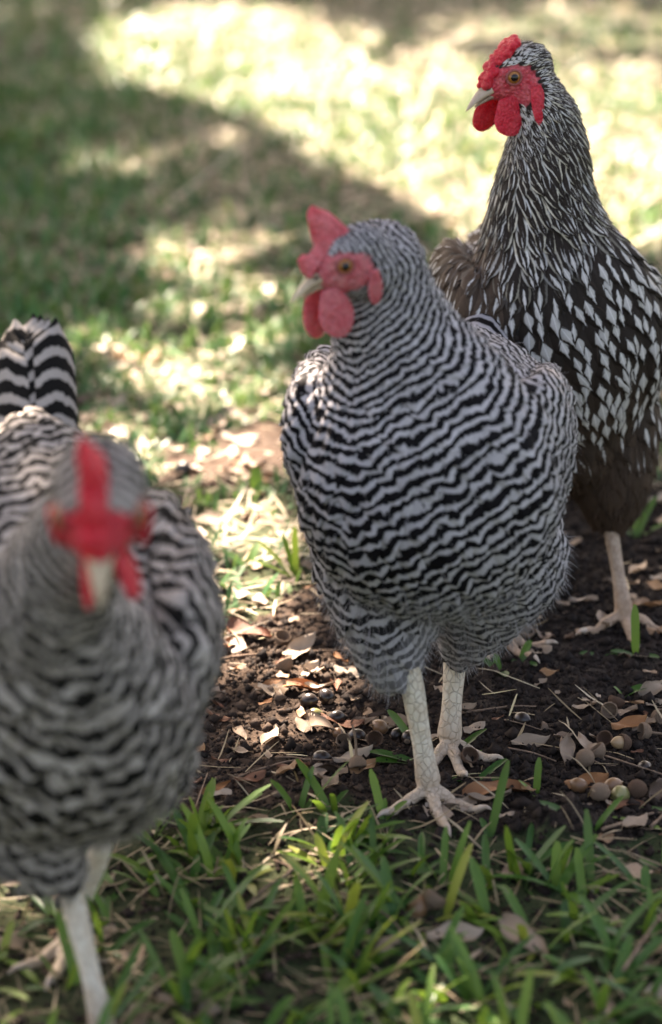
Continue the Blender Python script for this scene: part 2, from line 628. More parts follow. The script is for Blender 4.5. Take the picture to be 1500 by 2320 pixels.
M['nostril'] = mat_simple('nostril', (0.03, 0.015, 0.012), (0.05, 0.02, 0.015), 90.0)
M['iris'] = mat_simple('iris', (0.40, 0.16, 0.03), (0.24, 0.075, 0.015), 900.0, 0.15, 0.5, 0.1, 0.0002)
M['pupil'] = mat_simple('pupil', (0.004, 0.004, 0.004), (0.008, 0.006, 0.006), 90.0, 0.08, 0.5, 0.0, 0.0002)
M['lid'] = mat_simple('eyelid', (0.25, 0.06, 0.06), (0.35, 0.10, 0.09), 400.0, 0.5)
M['leg'] = mat_leg('leg_scale', (0.76, 0.69, 0.57), (0.66, 0.55, 0.42), (0.36, 0.25, 0.16))
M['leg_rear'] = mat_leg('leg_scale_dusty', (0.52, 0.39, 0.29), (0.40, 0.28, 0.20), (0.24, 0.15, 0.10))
M['claw'] = mat_simple('claw', (0.55, 0.45, 0.36), (0.42, 0.32, 0.25), 200.0, 0.4, 0.4)
M['ground'] = mat_ground()
M['crumb'] = mat_crumb()
GREENS = [(0.0, (0.018, 0.075, 0.022)), (0.35, (0.032, 0.12, 0.026)), (0.65, (0.065, 0.17, 0.026)), (0.9, (0.14, 0.24, 0.03)), (1.0, (0.26, 0.28, 0.05))]
LAWN = [(0.0, (0.014, 0.085, 0.022)), (0.4, (0.028, 0.13, 0.030)), (0.7, (0.052, 0.17, 0.034)), (0.9, (0.11, 0.18, 0.045)), (1.0, (0.30, 0.25, 0.12))]
STRAW = [(0.0, (0.18, 0.13, 0.07)), (0.4, (0.34, 0.26, 0.155)), (0.75, (0.56, 0.465, 0.325)), (1.0, (0.48, 0.44, 0.25))]
M['grass'] = mat_blade('grass_blade', GREENS, 0.35)
M['lawn'] = mat_blade('lawn_blade', LAWN, 0.20, (0.25, 0.34, 0.10))
M['straw'] = mat_blade('straw', STRAW, 0.12, (0.5, 0.4, 0.2), 0.55)
BROWNS = [(0.0, (0.24, 0.17, 0.115)), (0.3, (0.38, 0.28, 0.20)), (0.55, (0.30, 0.16, 0.075)), (0.8, (0.44, 0.35, 0.27)), (1.0, (0.14, 0.085, 0.055))]
M['dryleaf'] = mat_dryleaf('dry_leaf', BROWNS)
M['litter'] = mat_dryleaf('leaf_litter', BROWNS, True)
M['leaf_tan'] = mat_dryleaf('tan_leaf', [(0.0, (0.40, 0.30, 0.215)), (1.0, (0.33, 0.24, 0.17))])
M['leaf_orange'] = mat_dryleaf('orange_leaf', [(0.0, (0.42, 0.19, 0.075)), (1.0, (0.36, 0.16, 0.07))])
M['leaf_dark'] = mat_dryleaf('dark_leaf', [(0.0, (0.10, 0.065, 0.045)), (1.0, (0.14, 0.085, 0.055))])
M['leaf_red'] = mat_dryleaf('red_brown_leaf', [(0.0, (0.22, 0.09, 0.05)), (1.0, (0.25, 0.11, 0.06))])
M['leaf_pale'] = mat_dryleaf('pale_leaf', [(0.0, (0.52, 0.41, 0.31)), (1.0, (0.46, 0.36, 0.27))])
M['nut_dark'] = mat_simple('dark_nut', (0.012, 0.009, 0.008), (0.04, 0.026, 0.02), 60.0, 0.28, 0.5, 0.1, 0.0006)
M['nut_brown'] = mat_simple('brown_nut', (0.16, 0.075, 0.035), (0.28, 0.16, 0.08), 70.0, 0.3, 0.5, 0.1, 0.0006)
M['nut_pale'] = mat_simple('pale_nut', (0.42, 0.30, 0.17), (0.30, 0.17, 0.085), 60.0, 0.3, 0.5, 0.1, 0.0006)
M['nut_green'] = mat_simple('green_nut', (0.16, 0.18, 0.06), (0.28, 0.23, 0.10), 60.0, 0.3, 0.5, 0.1, 0.0006)
M['cup'] = mat_simple('acorn_cup', (0.20, 0.13, 0.085), (0.40, 0.29, 0.205), 420.0, 0.8, 0.2, 0.9, 0.0012)
M['cup_dark'] = mat_simple('dark_acorn_cup', (0.10, 0.06, 0.04), (0.20, 0.12, 0.08), 420.0, 0.8, 0.2, 0.9, 0.0012)
M['twig'] = mat_simple('twig_bark', (0.16, 0.105, 0.07), (0.30, 0.21, 0.15), 150.0, 0.8, 0.2, 0.7, 0.001)
M['bark'] = mat_simple('oak_bark', (0.07, 0.055, 0.043), (0.18, 0.15, 0.125), 14.0, 0.9, 0.2, 1.0, 0.03)
M['treeleaf'] = mat_blade('oak_leaf', [(0.0, (0.03, 0.075, 0.02)), (1.0, (0.07, 0.13, 0.03))], 0.25, (0.2, 0.3, 0.04))


# ------------------------------------------------------------------ ground (one sheet out to the horizon)
def axis(lo, hi, step, far, grow=1.22):
    a = list(np.arange(lo, hi + step / 2, step))
    s = step
    x = lo
    left = []
    while x > -far:
        s *= grow; x -= s; left.append(x)
    s = step; x = hi
    right = []
    while x < far:
        s *= grow; x += s; right.append(x)
    return np.array(left[::-1] + a + right)


def build_ground():
    xs = axis(-0.52, 0.52, 0.0055, 250.0, 1.12)
    ys = axis(1.15, 2.45, 0.0055, 250.0, 1.10)
    X, Y = np.meshgrid(xs, ys, indexing='ij')
    x = X.ravel(); y = Y.ravel()
    far = np.clip((np.hypot(x, y) - 12) / 40, 0, 1)
    z = H(x, y) * (1 - far) + far * 1.2 * fbm(x, y, 0.02, 31)
    near = (np.abs(x) < 2) & (y > 0.8) & (y < 5)
    sm = np.zeros(len(x), bool)
    sm[near] = soil_mask(x[near], y[near])
    # crumbly relief where the soil is bare, one larger clod field right of the hen's foot
    rough = np.where(sm, 1.0, 0.25) * near
    z = z + rough * (0.0055 * np.abs(fbm(x, y, 45.0, 41, 4)) + 0.0030 * fbm(x, y, 160.0, 47, 3))
    for (cpx, cpy, r, hh) in [(1300, 1895, 0.030, 0.016), (1235, 1900, 0.022, 0.010), (1350, 1660, 0.03, 0.005), (700, 1790, 0.05, 0.006), (1160, 1560, 0.06, 0.006)]:
        c = ground_at(cpx, cpy)
        d = np.hypot(x - c[0], (y - c[1])) / r
        z = z + hh * np.exp(-d ** 2) * (0.6 + 0.8 * vnoise(x * 120, y * 120, 8))
    damp = np.clip(0.5 + (x - 0.03) * 4.0 - (y - 1.7) * 0.3, 0, 1)
    gr = (~sm).astype(float)
    i = np.arange(len(xs) - 1)[:, None] * len(ys) + np.arange(len(ys) - 1)[None, :]
    i = i.ravel()
    F = np.stack([i, i + len(ys), i + len(ys) + 1, i + 1], 1)
    o = mk('ground', np.stack([x, y, z], 1), F, M['ground'], attrs={'grassy': gr, 'damp': damp})
    tag(o, kind='structure')
    return o, xs, ys, z.reshape(len(xs), len(ys))


GROUND, GXS, GYS, GZ = build_ground()


def gz(x, y):
    """height of the built ground sheet (bilinear)"""
    x = np.atleast_1d(np.asarray(x, float)); y = np.atleast_1d(np.asarray(y, float))
    i = np.clip(np.searchsorted(GXS, x) - 1, 0, len(GXS) - 2)
    j = np.clip(np.searchsorted(GYS, y) - 1, 0, len(GYS) - 2)
    fx = (x - GXS[i]) / (GXS[i + 1] - GXS[i]); fy = (y - GYS[j]) / (GYS[j + 1] - GYS[j])
    return (GZ[i, j] * (1 - fx) + GZ[i + 1, j] * fx) * (1 - fy) + (GZ[i, j + 1] * (1 - fx) + GZ[i + 1, j + 1] * fx) * fy


def gpt(px, py):
    """where the sight line through a pixel meets the ground sheet"""
    p = ground_at(px, py)
    for _ in range(3):
        p = ground_at(px, py, float(gz(p[0], p[1])[0]))
    return p


# ------------------------------------------------------------------ hens
def feather_block(P0, flow, nrm, L, W, bvh, lift, NU=5, NV=6, camber=0.15, shape=0.55, drop=0.0, tipround=0.5):
    """feathers laid on a skin: returns V (N,NV,NU,3), nearest-skin face index"""
    n = len(P0)
    side = np.cross(nrm, flow)
    u = np.linspace(-1, 1, NU); v = np.linspace(0, 1, NV)
    prof = np.sin(np.pi * np.clip(0.12 + 0.80 * v, 0, 1)) ** shape
    prof[-1] = tipround * prof[-1]
    V = np.zeros((n, NV, NU, 3)); idx = np.zeros((n, NV, NU), int)
    back = 0.18
    for k in range(n):
        if bvh is None:
            continue
        for j in range(NV):
            c = P0[k] + flow[k] * ((v[j] - back) * L[k])
            for i in range(NU):
                vv = -0.10 * (u[i] ** 2) * L[k] * (v[j] ** 2)
                q = c + side[k] * (u[i] * prof[j] * W[k] * 0.5) + flow[k] * vv
                loc, nn, fi, dist = bvh.find_nearest(Vector(q))
                h = lift[k] * (v[j] * L[k]) * 0.9 - camber * W[k] * (u[i] ** 2) * (0.4 + 0.6 * v[j]) + 0.0004
                h += drop * L[k] * v[j] ** 2
                V[k, j, i] = np.array(loc) + np.array(nn) * h
                idx[k, j, i] = fi
    return V, idx, u, v


def grid_faces(n, NV, NU):
    j, i = np.meshgrid(np.arange(NV - 1), np.arange(NU - 1), indexing='ij')
    a = (j * NU + i).ravel()
    q = np.stack([a, a + 1, a + NU + 1, a + NU], 1)
    return (q[None] + (np.arange(n) * NV * NU)[:, None, None]).reshape(-1, 4)


def geodesic(V, E, src):
    n = len(V)
    w = np.linalg.norm(V[E[:, 0]] - V[E[:, 1]], axis=1)
    nb = [[] for _ in range(n)]
    for (a, b), ww in zip(E.tolist(), w.tolist()):
        nb[a].append((b, ww)); nb[b].append((a, ww))
    D = [1e9] * n
    h = []
    for s in src:
        D[s] = 0.0; h.append((0.0, s))
    heapq.heapify(h)
    while h:
        d, a = heapq.heappop(h)
        if d > D[a]:
            continue
        for b, ww in nb[a]:
            nd = d + ww
            if nd < D[b]:
                D[b] = nd
                heapq.heappush(h, (nd, b))
    D = np.array(D)
    D[D > 1e8] = 0
    return D * 0.93      # square lattice paths run a little long


def build_leg(parent, root, hock, foot, heading, mat, cmat, toe=0.05, r_top=0.0068, r_bot=0.0062, toes=(-38, 0, 36), lift_back=0.0):
    """shank, foot and four toes as one skin; claws are its children. world coordinates in, root-relative out"""
    acc = Acc()
    hock = np.array(hock, float); foot = np.array(foot, float)
    ank = foot + np.array([0, 0, 0.013])
    up = hock + (hock - ank) * 0.35
    K = catmull(np.array([up, hock, hock * 0.5 + ank * 0.5, ank]), 10)
    ts = np.linspace(0, 1, len(K))
    rr = r_top * (1 - ts) + r_bot * ts + 0.0022 * np.exp(-((ts - 1.0) / 0.16) ** 2) + 0.0010 * np.exp(-((ts - 0.3) / 0.2) ** 2)
    V, F = tube(K, rr, 14); acc.add(V, F)
    V, F = SPH; acc.add(V * np.array([0.0085, 0.0085, 0.0075]) + ank + np.array([0, 0, -0.002]), F)
    claws = []
    fx, fy = -math.sin(heading), -math.cos(heading)
    spec = [(math.radians(a), toe * (1.0 if k == 1 else 0.84), 0.0052) for k, a in enumerate(toes)] + [(math.radians(172), toe * 0.48, 0.0042)]
    for k, (a, ln, r) in enumerate(spec):
        d = np.array([fx * math.cos(a) - fy * math.sin(a), fx * math.sin(a) + fy * math.cos(a), 0.0])
        n = 26
        pts = []; rad = []
        for q in np.linspace(0, 1, n):
            p = ank + d * (ln * q)
            hgt = float(gz(p[0], p[1])[0]) + r * 0.62
            z = hgt + (ank[2] - 0.003 - hgt) * max(0.0, 1 - q / 0.42) ** 1.6 + 0.0016 * math.sin(q * 3.14 * 2.2) * (q > 0.2)
            if k == 3: z += lift_back * (1 - q)
            pts.append((p[0], p[1], z))
            scute = 0.10 * (((q * ln / 0.0042) % 1.0) - 0.5)
            knuckle = 0.12 * math.cos(q * 2 * math.pi * 2.6)
            rad.append(r * (1.05 - 0.42 * q) * (1 + scute + 0.5 * knuckle))
        V, F = tube(pts, rad, 12); acc.add(V, F)
        pts = np.array(pts)
        dirn = pts[-1] - pts[-4]; dirn /= np.linalg.norm(dirn)
        cp = []; cr = []
        for q in np.linspace(0, 1, 8):
            p = pts[-1] + dirn * (0.012 * q - 0.002) + np.array([0, 0, 0.0012 * math.sin(q * 3.14) - 0.003 * q * q])
            gz0 = float(gz(p[0], p[1])[0]) + 0.0006
            p[2] = max(p[2], gz0)
            cp.append(p); cr.append(0.0027 * (1 - q) ** 0.8 + 0.0003)
        claws.append((np.array(cp), np.array(cr)))
    # web between the toes
    V, F, _ = acc.arrays()
    V2, T, E, deg = remesh(V, F, 0.00125, 2)
    leg = mk('leg', V2 - root, T, mat, parent)
    for cp, cr in claws:
        V, F = tube(cp, cr, 8)
        mk('claw', V - root, F, cmat, leg)
    return leg


def ellipsoid_mesh(center, axes, radii, sph=SPH):
    V, F = sph
    return center + (V * np.asarray(radii)) @ np.asarray(axes), F


def flesh_lobe(hf, top, w, ln, th, lat, tilt=0.0, notch=0.0, sway=0.0, curl=0.0):
    """hanging lobe in head coordinates (fwd, left, up); closed lens"""
    NU_, NV_ = 15, 17
    pts = {}
    V = []; F = []
    vs = np.linspace(0, 1, NV_); us = np.linspace(-1, 1, NU_)
    for s in (1, -1):
        for j, v in enumerate(vs):
            half = w * 0.5 * (max(0.0, math.sin(math.pi * (0.10 + 0.90 * v ** 1.35))) ** 0.5)
            if j == NV_ - 1: half = w * 0.10
            if j == NV_ - 2: half = max(half, w * 0.26)
            for i, u in enumerate(us):
                e = max(0.0, 1 - u * u) ** 0.5 * max(0.0, math.sin(math.pi * min(1, 0.15 + 0.85 * v))) ** 0.4
                x = u * half + sway * v * v
                z = -v * ln + 0.0015 * math.sin(u * 3 + 1)
                y = s * th * 0.5 * e + lat * v + curl * (u * u) * 0.003 + tilt * u * v
                V.append(top + np.array([x, y, z]))
    n1 = NV_ * NU_
    for j in range(NV_ - 1):
        for i in range(NU_ - 1):
            a = j * NU_ + i
            F.append((a, a + 1, a + NU_ + 1)); F.append((a, a + NU_ + 1, a + NU_))
            b = a + n1
            F.append((b, b + NU_ + 1, b + 1)); F.append((b, b + NU_, b + NU_ + 1))
    # rim
    for j in range(NV_ - 1):
        for i, fl in ((0, 1), (NU_ - 1, -1)):
            a = j * NU_ + i; b = a + n1; c = a + NU_; d = b + NU_
            F += [(a, c, d), (a, d, b)] if fl > 0 else [(a, d, c), (a, b, d)]
    for i in range(NU_ - 1):
        a = (NV_ - 1) * NU_ + i; b = a + n1
        F += [(a, a + 1, b + 1), (a, b + 1, b)]
        a = i; b = a + n1
        F += [(a, b + 1, a + 1), (a, b, b + 1)]
    return np.array(V), np.array(F)


def build_hen(label, root, heading, spine, extra, head_c, head_yaw, head_pitch, head_roll, legs, cfg):
    root = np.array(root, float)
    a = heading
    fwd = np.array([-math.sin(a), -math.cos(a), 0.0]); left = np.array([math.cos(a), -math.sin(a), 0.0]); up = np.array([0, 0, 1.0])
    LF = np.stack([fwd, left, up])

    def L2W(p):
        return root + np.asarray(p, float) @ LF

    # head frame
    ya = head_yaw
    hf = np.array([-math.sin(ya) * math.cos(head_pitch), -math.cos(ya) * math.cos(head_pitch), -math.sin(head_pitch)])
    hl = np.array([math.cos(ya), -math.sin(ya), 0.0])
    hu = np.cross(hf, hl)
    hl2 = hl * math.cos(head_roll) + hu * math.sin(head_roll); hu2 = np.cross(hf, hl2)
    HF = np.stack([hf, hl2, hu2])
    hc = np.array(head_c, float)
    hs = cfg.get('hscale', 1.0)

    def HW(p):
        return hc + (np.asarray(p, float) * 0.001 * hs) @ HF

    E = empty('hen', root)
    tag(E, label, 'hen', cfg.get('group', 'hens walking on the lawn'))

    acc = Acc()
    K = catmull(np.array(spine), 7)
    for k in K:
        V, F = ellipsoid_mesh(L2W(k[:3]), LF, k[3:6], SPH)
        acc.add(V, F)
    for k in extra:           # wings, thighs: (keys..., each x,y,z,rx,ry,rz)
        KK = catmull(np.array(k), 6) if len(k) > 1 else np.array(k)
        for q in KK:
            V, F = ellipsoid_mesh(L2W(q[:3]), LF, q[3:6], SPH)
            acc.add(V, F)
    # neck into the skull
    nk = np.array(spine[-1])
    nw = L2W(nk[:3])
    sk = HW((-6, 0, -5))
    for t in np.linspace(0, 1, 7):
        r = nk[4] * (1 - t) + 0.0185 * hs * t
        V, F = ellipsoid_mesh(nw * (1 - t) + sk * t, LF, (r, r, r), SPH)
        acc.add(V, F)
    lat = cfg.get('hlat', 1.0)
    for c, r in (((0, 0, 1), (25, 16.5 * lat, 19)), ((-6, 0, 2), (22, 17 * lat, 19)), ((12, 0, -2), (17, 12.5 * lat, 13.5)), ((20, 0, -4), (10, 8, 9)), ((6, 0, -11), (14, 11, 10))):
        V, F = ellipsoid_mesh(HW(c), HF, np.array(r) * 0.001 * hs, SPH)
        acc.add(V, F)
    for s in (-1, 1):          # cheek and brow
        V, F = ellipsoid_mesh(HW((9, s * 9 * lat, 8)), HF, np.array((12, 5.5, 5)) * 0.001 * hs, SPH); acc.add(V, F)
        V, F = ellipsoid_mesh(HW((2, s * 10 * lat, -8)), HF, np.array((12, 6, 8)) * 0.001 * hs, SPH); acc.add(V, F)
    V, F, _ = acc.arrays()
    BV, BT, BE, deg = remesh(V, F, 0.0024, 7)
    hd = (BV - hc) @ HF.T / (0.001 * hs)
    # bare face
    ex, ez, erx, erz = cfg.get('face', (11, -1, 15, 14))
    fd = np.sqrt(((hd[:, 0] - ex) / erx) ** 2 + ((hd[:, 2] - ez) / erz) ** 2)
    fd += 0.10 * np.sin(hd[:, 0] * 0.9) * np.sin(hd[:, 2] * 1.1)
    front = (hd[:, 0] > 17) & (hd[:, 2] < 12) & (hd[:, 2] > -15)
    face = np.clip((1.12 - fd) / 0.22, 0, 1)
    crown = np.clip((hd[:, 2] - 11 - 0.25 * (hd[:, 0] - 8)) / 3.0, 0, 1)
    face = np.where(front, 1.0, face * (1 - crown))
    face *= (np.abs(hd).max(1) < 40)
    mk('body', BV - root, BT, M[cfg['body']], E, attrs={'face': face})
    bvh = BVHTree.FromPolygons([Vector(v) for v in BV], BT.tolist())

    # flow field: distance walked over the skin from the beak
    src = np.argsort(np.linalg.norm(BV - HW((30, 0, -3)), axis=1))[:6]
    D = geodesic(BV, BE, src)
    for _ in range(14):
        ac = np.zeros(len(BV)); np.add.at(ac, BE[:, 0], D[BE[:, 1]]); np.add.at(ac, BE[:, 1], D[BE[:, 0]])
        D = 0.4 * D + 0.6 * ac / np.maximum(deg[:, 0], 1)
    p0, p1, p2 = BV[BT[:, 0]], BV[BT[:, 1]], BV[BT[:, 2]]
    fn = np.cross(p1 - p0, p2 - p0); ar = np.linalg.norm(fn, axis=1) + 1e-15; fn = fn / ar[:, None]
    gr = (D[BT[:, 0]][:, None] * np.cross(fn, p2 - p1) + D[BT[:, 1]][:, None] * np.cross(fn, p0 - p2) + D[BT[:, 2]][:, None] * np.cross(fn, p1 - p0)) / ar[:, None]
    VG = np.zeros_like(BV); VN = np.zeros_like(BV)
    for c in range(3):
        np.add.at(VG, BT[:, c], gr * ar[:, None]); np.add.at(VN, BT[:, c], fn * ar[:, None])
    for _ in range(10):
        ac = np.zeros_like(VG); np.add.at(ac, BE[:, 0], VG[BE[:, 1]]); np.add.at(ac, BE[:, 1], VG[BE[:, 0]])
        VG = 0.4 * VG + 0.6 * ac / np.maximum(deg, 1)
    VG += np.array([0, 0, -0.25]) * np.linalg.norm(VG, axis=1)[:, None]      # gravity on the plumage
    VN /= np.linalg.norm(VN, axis=1)[:, None] + 1e-12
    VG -= VN * (VG * VN).sum(1)[:, None]
    VG /= np.linalg.norm(VG, axis=1)[:, None] + 1e-12

    # bar phase
    dd = np.linspace(0, 0.8, 900)
    per = np.interp(dd, cfg['per_d'], cfg['per_v'])
    Phi = np.concatenate([[0], np.cumsum(np.diff(dd) / per[1:])])
    phiV = np.interp(D, dd, Phi)

    # feather roots: dart throwing on the skin
    spc_d, spc_v = cfg['sp_d'], cfg['sp_v']
    cand = RNG.choice(len(BT), size=60000, p=ar / ar.sum())
    w = RNG.random((len(cand), 3)); w /= w.sum(1)[:, None]
    CP = (BV[BT[cand]] * w[:, :, None]).sum(1)
    cD = (D[BT[cand]] * w).sum(1)
    cFace = (face[BT[cand]] * w).sum(1)
    cN = (VN[BT[cand]] * w[:, :, None]).sum(1); cN /= np.linalg.norm(cN, axis=1)[:, None]
    cG = (VG[BT[cand]] * w[:, :, None]).sum(1)
    sp = np.interp(cD, spc_d, spc_v)
    loc = (CP - root) @ LF.T
    cell = {}
    keep = []
    cs = 0.012
    for i in range(len(CP)):
        if cFace[i] > 0.35:
            continue
        p = CP[i]; s = sp[i]
        kx, ky, kz = int(p[0] // cs), int(p[1] // cs), int(p[2] // cs)
        ok = True
        for ax in (-1, 0, 1):
            for ay in (-1, 0, 1):
                for az in (-1, 0, 1):
                    for q in cell.get((kx + ax, ky + ay, kz + az), ()):
                        e = q - p
                        if e[0] * e[0] + e[1] * e[1] + e[2] * e[2] < s * s:
                            ok = False; break
                    if not ok: break
                if not ok: break
            if not ok: break
        if ok:
            keep.append(i); cell.setdefault((kx, ky, kz), []).append(p)
    keep = np.array(keep)
    n = len(keep)
    sp = sp[keep]
    P0 = CP[keep]; N0 = cN[keep]; G0 = cG[keep]
    tw = RNG.normal(0, 0.16, n)
    S0 = np.cross(N0, G0)
    G0 = G0 * np.cos(tw)[:, None] + S0 * np.sin(tw)[:, None]
    G0 -= N0 * (G0 * N0).sum(1)[:, None]
    G0 /= np.linalg.norm(G0, axis=1)[:, None] + 1e-12
    dk = cD[keep]
    lr = np.interp(dk, cfg.get('len_d', [0, 1]), cfg.get('len_v', [2.9, 2.9]))
    wr = np.interp(dk, cfg.get('len_d', [0, 1]), cfg.get('wid_v', [2.1] * len(cfg.get('len_d', [0, 1]))))
    L = sp * lr * RNG.uniform(0.85, 1.15, n); W = sp * wr * RNG.uniform(0.88, 1.12, n)
    lift = np.full(n, cfg.get('lift', 0.17)) * RNG.uniform(0.7, 1.4, n)
    lz = loc[keep, 2]; lx = loc[keep, 0]
    V, idx, u, v = feather_block(P0, G0, N0, L, W, bvh, lift, tipround=cfg.get('tip', 0.62), shape=cfg.get('shape', 0.5))
    NV_, NU_ = V.shape[1:3]
    r = RNG.random(n)
    U = np.broadcast_to(u[None, None, :], (n, NV_, NU_)); VV = np.broadcast_to(v[None, :, None], (n, NV_, NU_)); R_ = np.broadcast_to(r[:, None, None], (n, NV_, NU_))
    if cfg['style'] == 'barred':
        ph = phiV[BT[idx]].mean(-1)
        wob = 0.34 * np.sin(V[..., 0] * 210 + 2.0 * np.sin(V[..., 2] * 160)) * np.sin(V[..., 2] * 95 + V[..., 0] * 70 + 1.3)
        ph = ph + wob * np.clip((dk - 0.04) / 0.1, 0.2, 1)[:, None, None] + RNG.normal(0, 0.085, n)[:, None, None] + RNG.normal(0, 0.06, n)[:, None, None] * U
        down = np.clip((cfg.get('down_z', 0.15) - lz) / 0.03, 0, 1) * RNG.uniform(0, 0.6, n)
        down = np.maximum(down, np.clip((0.045 - dk) / 0.02, 0, 1) * cfg.get('head_grey', 0.5))
        fb = np.stack([ph, np.broadcast_to((L * 30)[:, None, None], ph.shape), np.broadcast_to(down[:, None, None], ph.shape)], -1)
    else:
        streak = np.interp(dk, [0.05, 0.08, 0.15, 0.19], [1.0, 1, 1, 0.0]) * RNG.uniform(0.7, 1, n)
        spot = np.interp(dk, [0.0, 0.04, 0.055, 0.10, 0.15, 0.20], [1.4, 1.1, 0.25, 0.05, 0.25, 0.70])
        fade = np.interp(lz, cfg['spot_z'], [0, 1])
        spot = spot * np.where(dk > 0.1, fade * (RNG.random(n) < 0.35 + 0.65 * fade), 1) * RNG.uniform(0.75, 1.2, n)
        brown = np.clip(1 - np.interp(lz, [0.15, 0.26], [0.15, 0.95]), 0, 1) * 0.75 + 0.05
        backness = np.clip((-lx - 0.02) / 0.05, 0, 1) * (dk > 0.12)
        brown = np.maximum(brown, backness * 0.9)
        ly = loc[keep, 1]
        flank = np.clip((-ly - 0.045) / 0.02, 0, 1) * (dk > 0.13)
        brown = np.maximum(brown, 0.95 * flank); spot = spot * (1 - 0.45 * flank); streak = streak * (1 - 0.8 * flank)
        brown = np.clip(brown * RNG.uniform(0.6, 1.3, n), 0, 1)
        brown = np.where(dk < 0.1, 0.1, brown)
        sh = (n, NV_, NU_)
        fb = np.stack([np.broadcast_to(streak[:, None, None], sh), np.broadcast_to(spot[:, None, None], sh), np.broadcast_to(brown[:, None, None], sh)], -1)
    fa = np.stack([U, VV, R_], -1)
    if cfg.get('single_feathers'):
        toc = CAM - P0; toc /= np.linalg.norm(toc, axis=1)[:, None]
        score = L * W * np.clip((toc * N0).sum(1), 0, 1) * (spot > 0.2) * (dk > 0.12)
        big = np.argsort(-score)[:cfg['single_feathers']]
        gf1 = grid_faces(1, NV_, NU_)
        for k in big:
            mk('feather', V[k].reshape(-1, 3) - root, gf1, M[cfg['feather']], E, attrs={'fa': fa[k].reshape(-1, 3), 'fb': fb[k].reshape(-1, 3)})
        rest = np.ones(n, bool); rest[big] = False
        V = V[rest]; fa = fa[rest]; fb = fb[rest]; n = len(V)
    pl = mk('plumage', V.reshape(-1, 3) - root, grid_faces(n, NV_, NU_), M[cfg['feather']], E,
            attrs={'fa': fa.reshape(-1, 3), 'fb': fb.reshape(-1, 3)})
    tag(pl, kind='stuff')

    # loose down along belly, thighs and flanks
    nz = cfg.get('fluff_n', 6000)
    m = np.where((loc[:, 2] < cfg.get('fluff_z', 0.20)) & (cD > 0.12))[0]
    m = np.concatenate([m, RNG.choice(np.where(cD > 0.05)[0], 1500)])
    m = RNG.choice(m, min(nz, len(m)), replace=False)
    nf = len(m)
    P1 = CP[m]; N1 = cN[m]; G1 = cG[m] + RNG.normal(0, 0.35, (nf, 3))
    G1 /= np.linalg.norm(G1, axis=1)[:, None]
    Lf = RNG.uniform(0.006, 0.014, nf) * np.where(cD[m] < 0.15, 0.5, 1.0)
    vv = np.linspace(0, 1, 4)
    S1 = np.cross(N1, G1); S1 /= np.linalg.norm(S1, axis=1)[:, None]
    VF = np.zeros((nf, 4, 2, 3))
    wd = RNG.uniform(0.00012, 0.0003, nf)
    for j, t in enumerate(vv):
        c = P1 + G1 * (Lf * t)[:, None] + N1 * ((0.0018 + 0.0034 * t) + 0.05 * Lf * t)[:, None] + np.array([0, 0, -1]) * (0.25 * Lf * t * t)[:, None]
        for i, s in enumerate((-1, 1)):
            VF[:, j, i] = c + S1 * (s * wd * (1 - 0.8 * t))[:, None]
    sh = (nf, 4, 2)
    rr = RNG.random(nf)
    fa = np.stack([np.zeros(sh), np.broadcast_to(vv[None, :, None], sh), np.broadcast_to(rr[:, None, None], sh)], -1)
    if cfg['style'] == 'barred':
        fb = np.stack([np.broadcast_to((rr * 9)[:, None, None], sh), np.zeros(sh), np.full(sh, 0.8)], -1)
    else:
        fb = np.stack([np.zeros(sh), np.zeros(sh), np.full(sh, 0.9)], -1)
    fl = mk('down', VF.reshape(-1, 3) - root, grid_faces(nf, 4, 2), M[cfg['feather']], E, attrs={'fa': fa.reshape(-1, 3), 'fb': fb.reshape(-1, 3)})
    tag(fl, kind='stuff')

    # long tail and wing feathers, each its own part
    def quill(name, base, d, nr, ln, wd, bend, phase0, period, r):
        NVq, NUq = 14, 7
        base = np.array(base, float); d = np.array(d, float) / np.linalg.norm(d)
        nr = np.array(nr, float); nr = nr - d * (nr @ d); nr /= np.linalg.norm(nr)
        sd = np.cross(nr, d)
        Vq = []; fa = []; fb = []
        for t in np.linspace(0, 1, NVq):
            pr = min(1.0, (t + 0.05) * 5) ** 0.5 * (1 - max(0.0, (t - 0.80) / 0.20) ** 2.2 * 0.88)
            for uu in np.linspace(-1, 1, NUq):
                p = base + d * (ln * (t - 0.06 * uu * uu * t)) + nr * (bend * ln * t * t - 0.16 * wd * uu * uu) + sd * (uu * pr * wd * 0.5)
                Vq.append(p); fa.append((uu, t, r))
                if cfg['style'] == 'barred':
                    fb.append((phase0 + t * ln / period + 0.25 * uu * uu, 1, 0))
                else:
                    fb.append((0.0, 0.0, 0.75))
        mk(name, np.array(Vq) - root, grid_faces(1, NVq, NUq), M[cfg['feather']], E, attrs={'fa': np.array(fa), 'fb': np.array(fb)})

    tb = cfg['tail']
    for k in range(tb['n']):
        q = (k / (tb['n'] - 1) - 0.5) * 2
        base = np.array(tb['base']) + np.array([0.0, 0.018 * q, 0.010 * (1 - abs(q))])
        dl = np.array([-math.cos(tb['el']) + 0.16 * abs(q), tb['spread'] * q, math.sin(tb['el']) - 0.20 * abs(q)])
        nrm = np.array([math.sin(tb['el']), 0.75 * q, math.cos(tb['el'])])
        dw = dl @ LF; nw_ = nrm @ LF
        quill('tail_feather', L2W(base), dw, nw_, tb['len'] * RNG.uniform(0.9, 1.05), tb.get('wid', 0.036), -0.08, RNG.random() * 0.3, tb.get('per', 0.02), RNG.random())
